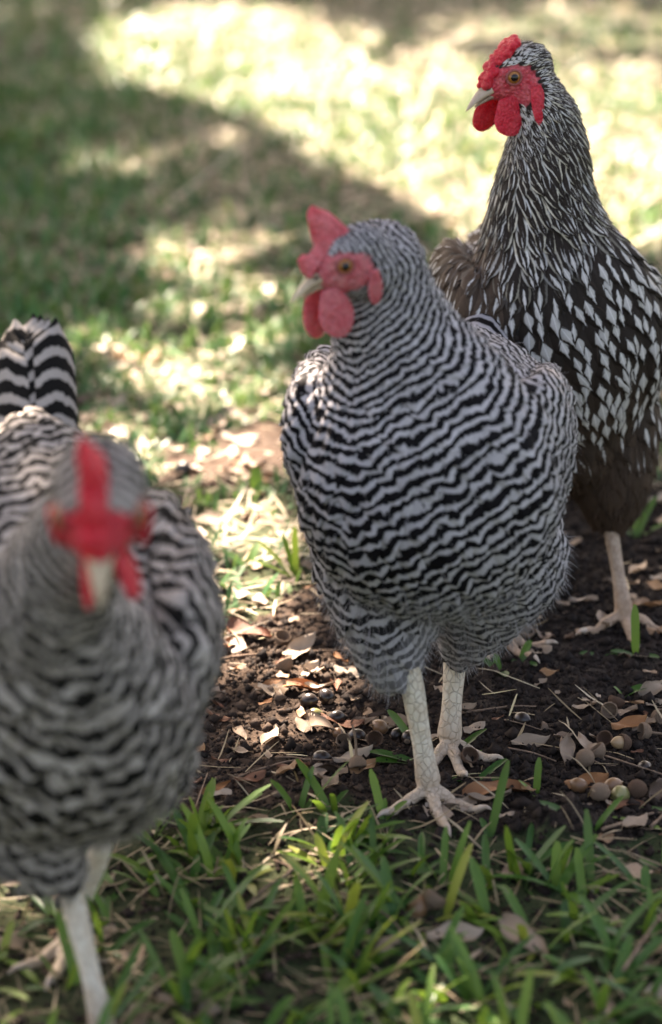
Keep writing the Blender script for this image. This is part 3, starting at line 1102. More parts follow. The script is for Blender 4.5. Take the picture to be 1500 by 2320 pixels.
    for s in (-1, 1):
        for k in range(6):
            base = np.array(cfg.get('wing_base', (-0.075, 0.080, 0.250))) * np.array([1, s, 1]) + np.array([-0.010 * k, s * (0.006 - 0.0016 * k), -0.034 + 0.009 * k])
            dl = np.array([-1.0, -s * (0.30 + 0.02 * k), -0.06 + 0.02 * k])
            nrm = np.array([0.1, s * 1.0, 0.45])
            quill('flight_feather', L2W(base), dl @ LF, nrm @ LF, 0.12, 0.030, -0.02, RNG.random() * 0.3, 0.012, RNG.random())

    # ---- head furniture
    def Hmesh(name, Vh, F, mat, par=None):
        return mk(name, HW(Vh) - root, F, mat, par or E)

    # beak
    def mandible(z0, x0, x1, h0, w0, droop, up_, n=12):
        pts = []; V = []; F = []
        ns = 14
        for j, t in enumerate(np.linspace(0, 1, n)):
            x = x0 + (x1 - x0) * t
            zc = z0 - droop * t ** 2.0
            hh = h0 * (1 - t) ** 0.75 + 0.35; ww = w0 * (1 - t) ** 0.70 + 0.35
            for i in range(ns):
                an = 2 * math.pi * i / ns
                cz = math.sin(an); cy = math.cos(an)
                zz = cz * hh if cz * up_ > 0 else cz * hh * 0.35
                V.append((x, cy * ww, zc + zz))
        for j in range(n - 1):
            for i in range(ns):
                a0 = j * ns + i; b0 = j * ns + (i + 1) % ns
                F += [(a0, b0, b0 + ns), (a0, b0 + ns, a0 + ns)]
        V.append((x1 + 0.2, 0, z0 - droop)); c = len(V) - 1
        for i in range(ns):
            F.append(((n - 1) * ns + i, (n - 1) * ns + (i + 1) % ns, c))
        return np.array(V), np.array(F)

    V, F = mandible(-3.6, 19, 47.5, 8.0, 7.2, 9.0, 1)
    bk = Hmesh('beak', V, F, M[cfg.get('beak', 'beak')])
    V, F = mandible(-6.8, 18, 40.5, 4.2, 5.6, 5.2, -1)
    Hmesh('lower_beak', V, F, M[cfg.get('beak', 'beak')], bk)
    for s in (-1, 1):
        V, F = SPH_LO
        Hmesh('nostril', V * np.array([2.6, 1.0, 1.1]) + np.array([28.5, s * 4.6, -1.2]), F, M['nostril'], bk)
    # eyes
    for s in (-1, 1):
        o0 = HW((12.0, s * 40, 3.6))
        hit = bvh.ray_cast(Vector(o0), Vector(-s * HF[1]))
        hp = np.array(hit[0]) if hit[0] is not None else HW((12, s * 14, 3.6))
        nn = s * HF[1] * 0.93 + HF[0] * 0.30 + HF[2] * 0.10
        nn /= np.linalg.norm(nn)
        t1 = np.cross(nn, HF[2]); t1 /= np.linalg.norm(t1); t2 = np.cross(nn, t1)
        ax = np.stack([t1, t2, nn])
        R = 0.0056 * hs
        c = hp - nn * R * 0.42
        V, F = ellipsoid_mesh(c, ax, (R, R, R))
        ey = mk('eye', V - root, F, M['iris'], E)
        V, F = ellipsoid_mesh(c + nn * R * 0.50, ax, (R * 0.62, R * 0.62, R * 0.60))
        mk('pupil', V - root, F, M['pupil'], ey)
        ang = np.linspace(0, 2 * np.pi, 25)
        ring = c + nn * R * 0.52 + R * (0.98 * np.cos(ang)[:, None] * t1 + 0.90 * np.sin(ang)[:, None] * t2)
        V, F = tube(ring, np.full(25, 0.0010 * hs), 8, caps=False)
        mk('eyelid', V - root, F, M['lid'], ey)
    fm = M[cfg['flesh']]
    # comb
    if cfg['comb'] == 'single':
        sN, tN = 44, 12
        sv = np.linspace(0, 1, sN); tv = np.linspace(0, 1, tN)
        base = catmull(np.array(cfg['comb_base'], float), 20)
        bx = np.interp(sv, np.linspace(0, 1, len(base)), base[:, 0]); bz = np.interp(sv, np.linspace(0, 1, len(base)), base[:, 1])
        hh = np.interp(sv, cfg['comb_s'], cfg['comb_h'])
        ln = np.interp(sv, cfg['comb_s'], cfg['comb_lean'])
        V = []; F = []
        for side in (1, -1):
            for si in range(sN):
                edge = min(1.0, 12 * min(sv[si], 1 - sv[si]) + 0.12)
                for t in tv:
                    th = cfg.get('comb_th', 4.2) * (1 - t) ** 0.55 * edge * (1.25 - 0.35 * t)
                    x = bx[si] + ln[si] * t * t; z = bz[si] - 3 + (hh[si] + 3) * t
                    y = side * th + cfg['comb_flop'](sv[si], t)
                    x += 0.5 * math.sin(sv[si] * 31 + t * 5); y += 0.35 * math.sin(sv[si] * 47 + t * 9)
                    V.append((x, y, z))
        nS = sN * tN
        for si in range(sN - 1):
            for ti in range(tN - 1):
                a0 = si * tN + ti
                F += [(a0, a0 + tN, a0 + tN + 1), (a0, a0 + tN + 1, a0 + 1)]
                b0 = a0 + nS
                F += [(b0, b0 + tN + 1, b0 + tN), (b0, b0 + 1, b0 + tN + 1)]
        for si in range(sN - 1):
            a0 = si * tN; b0 = a0 + nS
            F += [(a0, b0, b0 + tN), (a0, b0 + tN, a0 + tN)]
        for ti in range(tN - 1):
            for si, fl in ((0, 1), (sN - 1, -1)):
                a0 = si * tN + ti; b0 = a0 + nS
                F += [(a0, a0 + 1, b0 + 1), (a0, b0 + 1, b0)] if fl > 0 else [(a0, b0 + 1, a0 + 1), (a0, b0, b0 + 1)]
        Hmesh('comb', np.array(V), np.array(F), fm)
    else:
        acc = Acc()
        ridge = catmull(np.array([(29, 2.0), (24, 9), (14, 17.5), (4, 24), (-4, 26)], float), 8)
        rg = random.Random(4)
        for q, (x, z) in enumerate(ridge):
            f = q / (len(ridge) - 1)
            wdt = 6.2 * math.sin(math.pi * (0.22 + 0.70 * (1 - f) ** 0.8 * 0.9)) + 1.0
            for _ in range(4):
                y = rg.uniform(-wdt, wdt)
                rr_ = rg.uniform(2.0, 3.4)
                V, F = ellipsoid_mesh(np.array([x + rg.uniform(-2, 2), y, z - 2.0 + rg.uniform(-1, 1.6) * (1 - abs(y) / 9)]), np.eye(3), (rr_, rr_, rr_ * 1.1), SPH_LO)
                acc.add(V, F)
        V, F, _ = acc.arrays()
        V, T, _, _ = remesh(HW(V), F, 0.0009, 2)
        mk('comb', V - root, T, fm, E)
    for s in (-1, 1):
        def skin_y(x, z):
            h_ = bvh.ray_cast(Vector(HW((x, s * 70, z))), Vector(-s * HF[1]))
            if h_[0] is None:
                return 0.0
            q = (np.array(h_[0]) - hc) @ HF.T / (0.001 * hs)
            return abs(q[1])
        wt = list(cfg['wattle'][0 if s > 0 else 1])
        mid_y = min(skin_y(wt[0], wt[2] - 0.55 * wt[4]), 26.0)
        wt[6] = max(wt[6], (mid_y + 3.0 - wt[1]) / 0.75) if mid_y > wt[1] else wt[6]
        V, F = flesh_lobe(None, np.array([wt[0], s * wt[1], wt[2]]), wt[3], wt[4], wt[5], s * wt[6], sway=wt[7], tilt=s * wt[8] if len(wt) > 8 else 0)
        Hmesh('wattle', V, F, fm)
        el = list(cfg['lobe'])
        el[1] = skin_y(el[0], el[2]) + 1.6
        el[6] = (min(skin_y(el[0], el[2] - 0.6 * el[4]), 34.0) + 3.2 - el[1]) / 0.7
        el[6] = max(-4.0, min(el[6], cfg.get('lobe_lat', 6.0)))
        V, F = flesh_lobe(None, np.array([el[0], s * el[1], el[2]]), el[3], el[4], el[5], s * el[6], sway=el[7])
        Hmesh('earlobe', V, F, fm)
    for hk, ft, hdg, kw in legs:
        build_leg(E, root, hk, ft, hdg, M[cfg.get('leg', 'leg')], M['claw'], **kw)
    return E


def gfoot(px, py):
    return gpt(px, py)


BAR_D = [0.0, 0.035, 0.09, 0.15, 0.20, 0.28, 0.40, 0.6]
BAR_V = [0.0034, 0.0040, 0.0064, 0.0094, 0.0106, 0.0100, 0.0084, 0.0085]
SP_D = [0.0, 0.04, 0.09, 0.15, 0.22, 0.5]
SP_V = [0.0026, 0.0030, 0.0050, 0.0084, 0.0108, 0.0105]

# middle hen -----------------------------------------------------------
mid_root = np.array([0.074, 1.605, 0.0])
mid_spine = [(-0.19, 0.0, 0.262, 0.035, 0.034, 0.030), (-0.12, 0.0, 0.255, 0.07, 0.070, 0.062), (-0.05, 0.0, 0.248, 0.090, 0.088, 0.088),
             (0.012, 0.0, 0.243, 0.080, 0.093, 0.098), (0.040, -0.002, 0.262, 0.060, 0.090, 0.088), (0.036, -0.007, 0.305, 0.054, 0.072, 0.062),
             (0.036, -0.020, 0.345, 0.046, 0.047, 0.045), (0.042, -0.030, 0.378, 0.037, 0.038, 0.037), (0.046, -0.034, 0.408, 0.030, 0.032, 0.030)]
mid_extra = [
    [(-0.10, 0.068, 0.258, 0.05, 0.020, 0.040), (-0.03, 0.076, 0.260, 0.055, 0.020, 0.058), (0.025, 0.068, 0.272, 0.035, 0.018, 0.050)],
    [(-0.10, -0.074, 0.262, 0.05, 0.020, 0.040), (-0.03, -0.086, 0.270, 0.055, 0.020, 0.055), (0.03, -0.084, 0.285, 0.035, 0.018, 0.045)],
    [(0.0, -0.035, 0.175, 0.052, 0.050, 0.05), (0.015, -0.030, 0.135, 0.036, 0.034, 0.034), (0.028, -0.025, 0.100, 0.016, 0.016, 0.016)],
    [(-0.03, 0.045, 0.175, 0.055, 0.050, 0.05), (-0.045, 0.028, 0.125, 0.034, 0.032, 0.034), (-0.055, 0.016, 0.085, 0.014, 0.014, 0.014)],
    [(-0.06, 0.0, 0.19, 0.075, 0.086, 0.060), (0.0, 0.0, 0.195, 0.065, 0.090, 0.055)],
]
mid_cfg = dict(style='barred', feather='barred_mid', body='body_mid', flesh='flesh_mid', per_d=BAR_D, per_v=BAR_V, sp_d=SP_D, sp_v=SP_V,
               face=(10, -2, 16, 14), comb='single', hlat=1.0, hscale=1.05,
               comb_base=[(33, 2), (27, 8), (16, 16), (4, 20), (-4, 20)], comb_s=[0, 0.06, 0.18, 0.30, 0.42, 0.54, 0.62, 0.80, 1.0],
               comb_h=[2, 9, 9, 4, 5, 22, 25, 14, 0], comb_lean=[3, 5, 4, 2, 3, 9, 9, 5, 0],
               comb_flop=lambda s, t: -3.0 * t * t * (1 if s > 0.4 else 0.4), comb_th=4.0,
               wattle=[(22, 7, -10, 25, 33, 5.0, 3, -1), (26, 6, -10, 22, 36, 5.0, 4, 2)], lobe=(-5, 16.5, -4, 11, 24, 5.0, 3, 1),
               tail=dict(n=9, base=(-0.19, 0, 0.262), el=math.radians(12), spread=0.20, len=0.12), down_z=0.165, fluff_z=0.19)
head_mid = at_y(795, 590, 1.535)
leg_r_foot = gfoot(970, 1806); leg_l_foot = gfoot(1018, 1700)
build_hen('black and white barred hen in the middle, pink comb, head turned to the left', mid_root, math.radians(10), mid_spine, mid_extra,
          head_mid, math.radians(60), math.radians(12), math.radians(0),
          [(at_y(938, 1575, 1.575), leg_r_foot, math.radians(-4), dict(toe=0.056, toes=(-48, 8, 50), r_top=0.0080, r_bot=0.0074)),
           (at_y(1030, 1510, 1.665), leg_l_foot, math.radians(-6), dict(toe=0.052, toes=(-35, 4, 44), r_top=0.0082, r_bot=0.0078))], mid_cfg)

# rear hen -------------------------------------------------------------
rear_root = np.array([0.192, 1.955, 0.0])
rear_spine = [(-0.17, 0.0, 0.285, 0.035, 0.035, 0.04), (-0.11, 0.0, 0.265, 0.07, 0.070, 0.070), (-0.05, 0.0, 0.240, 0.088, 0.088, 0.092),
              (0.0, 0.0, 0.235, 0.075, 0.092, 0.100), (0.015, 0.0, 0.275, 0.060, 0.084, 0.080), (0.010, -0.010, 0.325, 0.048, 0.058, 0.056),
              (0.006, -0.014, 0.370, 0.041, 0.043, 0.044), (0.004, -0.012, 0.408, 0.033, 0.035, 0.036), (0.002, -0.012, 0.436, 0.025, 0.027, 0.027)]
rear_extra = [
    [(-0.10, 0.070, 0.240, 0.05, 0.020, 0.045), (-0.03, 0.080, 0.240, 0.055, 0.020, 0.068), (0.02, 0.072, 0.250, 0.035, 0.018, 0.055)],
    [(-0.10, -0.072, 0.265, 0.05, 0.020, 0.045), (-0.03, -0.084, 0.262, 0.055, 0.020, 0.065), (0.02, -0.078, 0.270, 0.035, 0.018, 0.050)],
    [(-0.02, 0.052, 0.165, 0.055, 0.050, 0.06), (0.0, 0.056, 0.115, 0.036, 0.034, 0.034), (0.005, 0.056, 0.083, 0.016, 0.016, 0.016)],
    [(-0.02, -0.045, 0.165, 0.055, 0.050, 0.05), (0.0, -0.045, 0.115, 0.036, 0.032, 0.034), (0.02, -0.042, 0.080, 0.014, 0.014, 0.014)],
    [(-0.05, 0.0, 0.17, 0.075, 0.075, 0.06), (0.0, 0.0, 0.165, 0.055, 0.075, 0.05)],
]
rear_cfg = dict(style='laced', single_feathers=290, feather='laced', body='body_rear', flesh='flesh_red', per_d=BAR_D, per_v=BAR_V,
                sp_d=[0.0, 0.04, 0.09, 0.16, 0.22, 0.5], sp_v=[0.0024, 0.0030, 0.0046, 0.0075, 0.0108, 0.0108],
                len_d=[0.0, 0.06, 0.10, 0.17, 0.24, 1], len_v=[2.8, 4.2, 5.2, 4.2, 3.1, 3.0], wid_v=[1.7, 1.5, 1.4, 1.6, 1.75, 1.8],
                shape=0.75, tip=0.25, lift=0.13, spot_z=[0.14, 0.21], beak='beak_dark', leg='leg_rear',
                face=(10, -3, 15, 15), comb='pea', hlat=1.0, hscale=1.15,
                wattle=[(16, 10, -10, 34, 27, 5.0, 6, 3), (24, 7, -10, 26, 26, 5.0, 5, 3)], lobe=(0, 20.5, -6, 16, 29, 5.0, 6, 3), lobe_lat=9,
                tail=dict(n=9, base=(-0.165, 0, 0.285), el=math.radians(14), spread=0.18, len=0.09), fluff_z=0.17, fluff_n=6000)
head_rear = at_y(1172, 168, 1.955)
build_hen('dark brown hen with white diamond feather spots standing at the back right, head turned left', rear_root, math.radians(-6), rear_spine, rear_extra,
          head_rear, math.radians(60), math.radians(13), math.radians(0),
          [(at_y(1385, 1205, 1.945), gfoot(1412, 1408), math.radians(-5), dict(toe=0.056, toes=(-58, 0, 58), r_top=0.0062, r_bot=0.0058)),
           (at_y(1150, 1290, 1.90), gfoot(1130, 1455), math.radians(-30), dict(toe=0.052, toes=(-45, 0, 40)))], rear_cfg)

# front hen ------------------------------------------------------------
front_root = np.array([-0.165, 1.285, 0.0])
front_spine = [(-0.225, 0.0, 0.285, 0.035, 0.026, 0.035), (-0.15, 0.0, 0.262, 0.07, 0.062, 0.060), (-0.07, 0.0, 0.230, 0.092, 0.082, 0.080),
               (0.0, 0.0, 0.215, 0.080, 0.085, 0.083), (0.045, 0.0, 0.225, 0.058, 0.078, 0.070), (0.075, -0.002, 0.262, 0.048, 0.060, 0.052),
               (0.100, -0.005, 0.298, 0.038, 0.042, 0.040), (0.115, -0.008, 0.322, 0.031, 0.034, 0.032)]
front_extra = [
    [(-0.12, 0.070, 0.262, 0.05, 0.020, 0.035), (-0.05, 0.080, 0.250, 0.055, 0.020, 0.050), (0.02, 0.074, 0.248, 0.035, 0.018, 0.042)],
    [(-0.12, -0.070, 0.262, 0.05, 0.020, 0.035), (-0.05, -0.080, 0.250, 0.055, 0.020, 0.050), (0.02, -0.074, 0.248, 0.035, 0.018, 0.042)],
    [(0.0, -0.03, 0.160, 0.048, 0.044, 0.045), (0.008, -0.018, 0.130, 0.034, 0.030, 0.030), (0.012, -0.004, 0.102, 0.015, 0.015, 0.015)],
    [(-0.03, 0.04, 0.165, 0.050, 0.044, 0.045), (-0.05, 0.034, 0.125, 0.030, 0.026, 0.028), (-0.06, 0.028, 0.100, 0.013, 0.013, 0.013)],
    [(-0.07, 0.0, 0.175, 0.075, 0.070, 0.045), (-0.01, 0.0, 0.172, 0.055, 0.070, 0.040)],
]
front_cfg = dict(style='barred', feather='barred_front', body='body_front', flesh='flesh_red', per_d=BAR_D, per_v=[q * 1.5 for q in BAR_V], sp_d=SP_D, sp_v=[q * 1.2 for q in SP_V],
                 face=(13, -3, 13, 12), comb='single', hlat=1.15, hscale=1.24, head_grey=0.9,
                 comb_base=[(33, 1), (27, 8), (16, 17), (4, 21), (-10, 20)], comb_s=[0, 0.06, 0.18, 0.26, 0.38, 0.48, 0.60, 0.70, 0.82, 1.0],
                 comb_h=[2, 8, 9, 6, 15, 10, 24, 14, 17, 0], comb_lean=[3, 4, 3, 2, 3, 2, 3, 2, 0, -2],
                 comb_flop=lambda s, t: -7.0 * t * t, comb_th=3.6,
                 wattle=[(20, 6, -9, 24, 24, 6.0, 9, 0), (20, 5, -10, 24, 30, 6.0, 1, 0)], lobe=(4, 18, -1, 11, 20, 5.0, 2, 1), lobe_lat=-3,
                 tail=dict(n=9, base=(-0.225, 0, 0.285), el=math.radians(58), spread=0.05, len=0.100, wid=0.036, per=0.016), down_z=0.13, fluff_z=0.16)
head_front = at_y(226, 1135, 1.125)
build_hen('blurred grey barred hen walking at the front left, cut by the picture edge, red comb', front_root, math.radians(-9), front_spine, front_extra,
          head_front, math.radians(-4), math.radians(26), math.radians(0),
          [(at_y(178, 2095, 1.27), gfoot(232, 2352), math.radians(-8), dict(toe=0.050)),
           (at_y(213, 1965, 1.345), gfoot(160, 2150), math.radians(10), dict(toe=0.048))], front_cfg)


# ------------------------------------------------------------------ blades (grass, straw)
def blades(P, az, lean, L, W, bend, fold, NV=5, rnd=None, tipw=0.25, flat=False, twist=None):
    """N ribbons rooted at P; az = azimuth of lean, lean = angle from vertical at the base, bend adds toward the tip"""
    n = len(P)
    v = np.linspace(0, 1, NV)
    ang = lean[:, None] + bend[:, None] * v[None, :]
    seg = L[:, None] / (NV - 1)
    dh = np.sin(ang) * seg; dz = np.cos(ang) * seg
    rh = np.concatenate([np.zeros((n, 1)), np.cumsum(dh[:, :-1], 1)], 1)
    rz = np.concatenate([np.zeros((n, 1)), np.cumsum(dz[:, :-1], 1)], 1)
    d = np.stack([np.cos(az), np.sin(az)], 1)
    C = np.zeros((n, NV, 3))
    C[:, :, 0] = P[:, 0:1] + d[:, 0:1] * rh; C[:, :, 1] = P[:, 1:2] + d[:, 1:2] * rh; C[:, :, 2] = P[:, 2:3] + rz
    ta = (twist if twist is not None else np.zeros(n))[:, None] * v[None, :]
    s = np.stack([-d[:, 1:2] * np.cos(ta) + d[:, 0:1] * np.sin(ta) * 0, d[:, 0:1] * np.cos(ta), np.sin(ta)], -1)
    pr = np.minimum(1.0, 0.55 + v * 2.2) * np.where(v > 0.7, 1 - ((v - 0.7) / 0.3) ** 2 * (1 - tipw), 1.0)
    if flat:
        us = np.array([-1, 1.0])
    else:
        us = np.array([-1, 0, 1.0])
    V = np.zeros((n, NV, len(us), 3))
    for i, u in enumerate(us):
        V[:, :, i] = C + s * (u * pr[None, :] * W[:, None] * 0.5)[:, :, None]
        V[:, :, i, 2] += np.abs(u) * fold[:, None] * pr[None, :] * W[:, None] * 0.5
    r = RNG.random(n) if rnd is None else rnd
    sh = V.shape[:3]
    ga = np.stack([np.broadcast_to(us[None, None, :], sh), np.broadcast_to(v[None, :, None], sh), np.broadcast_to(r[:, None, None], sh)], -1)
    return V.reshape(-1, 3), grid_faces(n, NV, len(us)), ga.reshape(-1, 3)


def rand_ground(n, x0, x1, y0, y1):
    x = RNG.uniform(x0, x1, n); y = RNG.uniform(y0, y1, n)
    return x, y


def build_grass():
    # foreground turf: tufts of broad blunt blades
    nt = 800
    x, y = rand_ground(nt, -0.62, 0.62, 1.0, 1.66)
    P = np.stack([x, y, np.zeros(nt)], 1)
    px, py = to_px(P)
    edge = 1845 + 45 * fbm(x, y, 12.0, 77) + np.where(px > 1050, 70, 0) * (px < 1480)
    ok = (py > edge) & (~((px > 1080) & (px < 1420) & (py < 1960) & (RNG.random(nt) < 0.8)))
    ok &= RNG.random(nt) < np.where((px < 420) & (py > 1950), 0.55, 0.9)
    ok &= ~((px > 820) & (px < 1170) & (py < 1955))
    # a few sprigs elsewhere
    x = x[ok]; y = y[ok]
    k = RNG.integers(3, 6, len(x))
    xi = np.repeat(x, k) + RNG.normal(0, 0.004, k.sum()); yi = np.repeat(y, k) + RNG.normal(0, 0.004, k.sum())
    n = len(xi)
    P = np.stack([xi, yi, gz(xi, yi) - 0.002], 1)
    tuft = np.repeat(RNG.random(len(x)), k)
    rnd = np.clip(0.80 * tuft ** 0.85 + 0.36 * RNG.random(n) - 0.05, 0, 0.99)
    L = RNG.uniform(0.022, 0.062, n); W = RNG.uniform(0.0045, 0.0082, n)
    V, F, ga = blades(P, RNG.uniform(0, 2 * np.pi, n), RNG.uniform(0.2, 1.4, n), L, W, RNG.uniform(0.0, 0.8, n), RNG.uniform(0.15, 0.6, n), NV=6, rnd=rnd, tipw=0.35)
    o = mk('grass', V, F, M['grass'], attrs={'ga': ga}); tag(o, 'broad bladed green turf across the foreground', 'grass', kind='stuff')
    # lawn behind
    acc = Acc()
    for (n, y0, y1, xw, l0, l1, w0, w1) in ((34000, 1.62, 2.7, 0.95, 0.012, 0.030, 0.0030, 0.0055), (56000, 2.7, 4.6, 1.7, 0.02, 0.045, 0.005, 0.0085), (48000, 4.6, 8.5, 2.8, 0.025, 0.05, 0.006, 0.010)):
        x, y = rand_ground(n, -xw, xw, y0, y1)
        near = y < 2.9
        keep = np.ones(n, bool)
        keep[near] = ~soil_mask(x[near], y[near])
        pn = fbm(x, y, 3.2, 51) + 0.6 * fbm(x, y, 11.0, 53)
        lush = np.clip(0.62 - 0.46 * np.clip((x + np.where(y > 3.2, 0.55, 0.15)) * 2.2, -1, 1) + np.where((y > 3.0) & (x > -0.65), 0.42, 0.9) * pn, 0.03, 1)
        lush *= np.where(y < 2.35, 0.55, 1.0)
        keep &= RNG.random(n) < lush
        x = x[keep]; y = y[keep]; n = len(x)
        P = np.stack([x, y, gz(x, y) - 0.001], 1)
        V, F, ga = blades(P, RNG.uniform(0, 2 * np.pi, n), RNG.uniform(0.2, 1.35, n), RNG.uniform(l0, l1, n), RNG.uniform(w0, w1, n), RNG.uniform(0, 0.7, n), np.zeros(n), NV=4, flat=True,
                          rnd=np.clip(RNG.beta(2, 2.4, n), 0, 0.99))
        acc.add(V, F, ga=ga)
    V, F, A = acc.arrays()
    o = mk('lawn', V, F, M['lawn'], attrs=A); tag(o, 'patchy green lawn behind the hens', 'lawn', kind='stuff')
    # dry clippings and runners
    acc = Acc()
    for (n, y0, y1, xw, l0, l1, w0, w1) in ((2300, 1.0, 1.7, 0.6, 0.012, 0.05, 0.0006, 0.0020), (15000, 1.6, 2.7, 0.95, 0.012, 0.05, 0.0008, 0.0024), (22000, 2.7, 4.6, 1.7, 0.02, 0.06, 0.002, 0.0045), (20000, 4.6, 8.5, 2.8, 0.03, 0.07, 0.004, 0.008)):
        x, y = rand_ground(n, -xw, xw, y0, y1)
        near = y < 2.9
        keep = np.ones(n, bool)
        sm = soil_mask(x[near], y[near])
        keep[near] = (~sm) | (RNG.random(sm.shape) < 0.07)
        pn = fbm(x, y, 3.2, 51) + 0.6 * fbm(x, y, 11.0, 53)
        lush = np.clip(0.60 - 0.5 * np.clip((x + np.where(y > 3.2, 0.55, 0.15)) * 2.2, -1, 1) + 0.9 * pn, 0.0, 1)
        keep &= (RNG.random(n) > 0.85 * lush) | (y < 1.65)
        x = x[keep]; y = y[keep]; n = len(x)
        P = np.stack([x, y, gz(x, y) + RNG.uniform(0.001, 0.008, n)], 1)
        V, F, ga = blades(P, RNG.uniform(0, 2 * np.pi, n), RNG.uniform(1.3, 1.62, n), RNG.uniform(l0, l1, n), RNG.uniform(w0, w1, n), RNG.normal(0, 0.3, n), np.zeros(n), NV=4, flat=True, rnd=RNG.uniform(0, 0.5 if y1 < 1.8 else 1.0, n))
        acc.add(V, F, ga=ga)
    V, F, A = acc.arrays()
    n = 620
    x, y = rand_ground(n, -0.6, 0.6, 1.0, 1.6)
    V2, F2, g2 = blades(np.stack([x, y, gz(x, y)], 1), RNG.uniform(0, 6.28, n), RNG.uniform(0.5, 1.5, n), RNG.uniform(0.018, 0.05, n), RNG.uniform(0.0010, 0.0030, n), RNG.uniform(0, 0.9, n), np.zeros(n), NV=4, flat=True, rnd=RNG.uniform(0, 0.6, n))
    acc.add(V2, F2, ga=g2); V, F, A = acc.arrays()
    o = mk('dry_grass', V, F, M['straw'], attrs=A); tag(o, 'pale dry grass clippings strewn over lawn and soil', 'dry grass', kind='stuff')


build_grass()


def build_crumbs():
    n0 = 85000
    x, y = rand_ground(n0, -0.5, 0.62, 1.2, 2.3)
    sm = soil_mask(x, y)
    keep = sm | (RNG.random(n0) < np.where(y < 1.7, 0.35, 0.10))
    x = x[keep]; y = y[keep]; n = len(x)
    s = RNG.lognormal(math.log(0.0013), 0.65, n)
    s = np.minimum(s, 0.0065)
    O = np.array([(1, 0, 0), (-1, 0, 0), (0, 1, 0), (0, -1, 0), (0, 0, 1), (0, 0, -1.0)])
    OF = np.array([(0, 2, 4), (2, 1, 4), (1, 3, 4), (3, 0, 4), (2, 0, 5), (1, 2, 5), (3, 1, 5), (0, 3, 5)])
    V = O[None] * RNG.uniform(0.6, 1.35, (n, 6, 1)) * s[:, None, None] + RNG.normal(0, 0.15, (n, 6, 3)) * s[:, None, None]
    V += np.stack([x, y, gz(x, y) + 0.3 * s], 1)[:, None]
    F = (OF[None] + (np.arange(n) * 6)[:, None, None]).reshape(-1, 3)
    damp = np.clip(0.5 + (x - 0.03) * 4.0, 0, 1)
    r = np.clip(RNG.beta(2.0, 2.6, n) * (1.15 - 0.55 * damp), 0, 1)
    ga = np.zeros((n, 6, 3)); ga[:, :, 2] = r[:, None]
    o = mk('soil_crumbs', V.reshape(-1, 3), F, M['crumb'], attrs={'ga': ga.reshape(-1, 3)}, smooth=False)
    tag(o, 'dark crumbled soil scattered around the feet', 'soil', kind='stuff')


build_crumbs()


# ------------------------------------------------------------------ leaves
def leaf_grid(ln, wd, curl, roll, wave, seed, NV=13, NU=5):
    """oak leaf lying in XY along +X, centre at the origin"""
    rg = random.Random(seed)
    v = np.linspace(0, 1, NV); u = np.linspace(-1, 1, NU)
    V = []
    ph = rg.uniform(0, 6)
    for t in v:
        w = math.sin(math.pi * min(1, 0.03 + 0.97 * t) ** 0.85) ** 0.75 + 0.012
        w *= 1 + 0.10 * math.sin(t * 14 + ph)
        for q in u:
            x = (t - 0.5) * ln
            y = q * w * wd * 0.5 + 0.06 * ln * math.sin(t * 2.6 + ph) * 0.6
            z = roll * abs(q) ** 1.6 * w * wd * 0.5 + curl * ln * ((t - 0.5) ** 2) * 2 + wave * wd * 0.16 * math.sin(t * 7 + q * 2.0 + ph)
            V.append((x, y, z))
    V = np.array(V)
    # stalk
    F = [tuple(f) for f in grid_faces(1, NV, NU)]
    return V, F


def with_thickness(V, F, NV, NU, th):
    F = np.array(F)
    n = len(V)
    V2 = np.concatenate([V, V - np.array([0, 0, th])])
    b = F[:, ::-1] + n
    rim = list(range(NU)) + [j * NU + NU - 1 for j in range(1, NV)] + [(NV - 1) * NU + i for i in range(NU - 2, -1, -1)] + [j * NU for j in range(NV - 2, 0, -1)]
    R = [(rim[k], rim[(k + 1) % len(rim)], rim[(k + 1) % len(rim)] + n, rim[k] + n) for k in range(len(rim))]
    return V2, np.concatenate([F, b, np.array(R)])


LEAF_ME = []
for k in range(8):
    V, F = leaf_grid(1.0, [0.34, 0.42, 0.30, 0.38, 0.46, 0.36, 0.28, 0.40][k], [0.10, 0.22, -0.12, 0.16, 0.05, -0.2, 0.3, 0.12][k], [0.35, 0.15, 0.5, -0.3, 0.25, 0.8, 0.5, 0.1][k], 1.0, k)
    V, F = with_thickness(V, F, 13, 5, 0.010)
    LEAF_ME.append((V, F))


def leaf_obj(name, label, cat, group, p, ln, az, tilt=0.0, roll=0.0, var=0, mat='dryleaf', zoff=0.003, me_cache={}):
    key = (var, mat)
    if key not in me_cache:
        V, F = LEAF_ME[var]
        me = mk_mesh('leaf', V, F)
        me.materials.append(M[mat])
        me_cache[key] = me
    o = bpy.data.objects.new(name, me_cache[key])
    COL.objects.link(o)
    o.location = (p[0], p[1], p[2] + zoff)
    o.rotation_euler = (roll, tilt, az)
    o.scale = (ln, ln, ln)
    tag(o, label, cat, group)
    return o


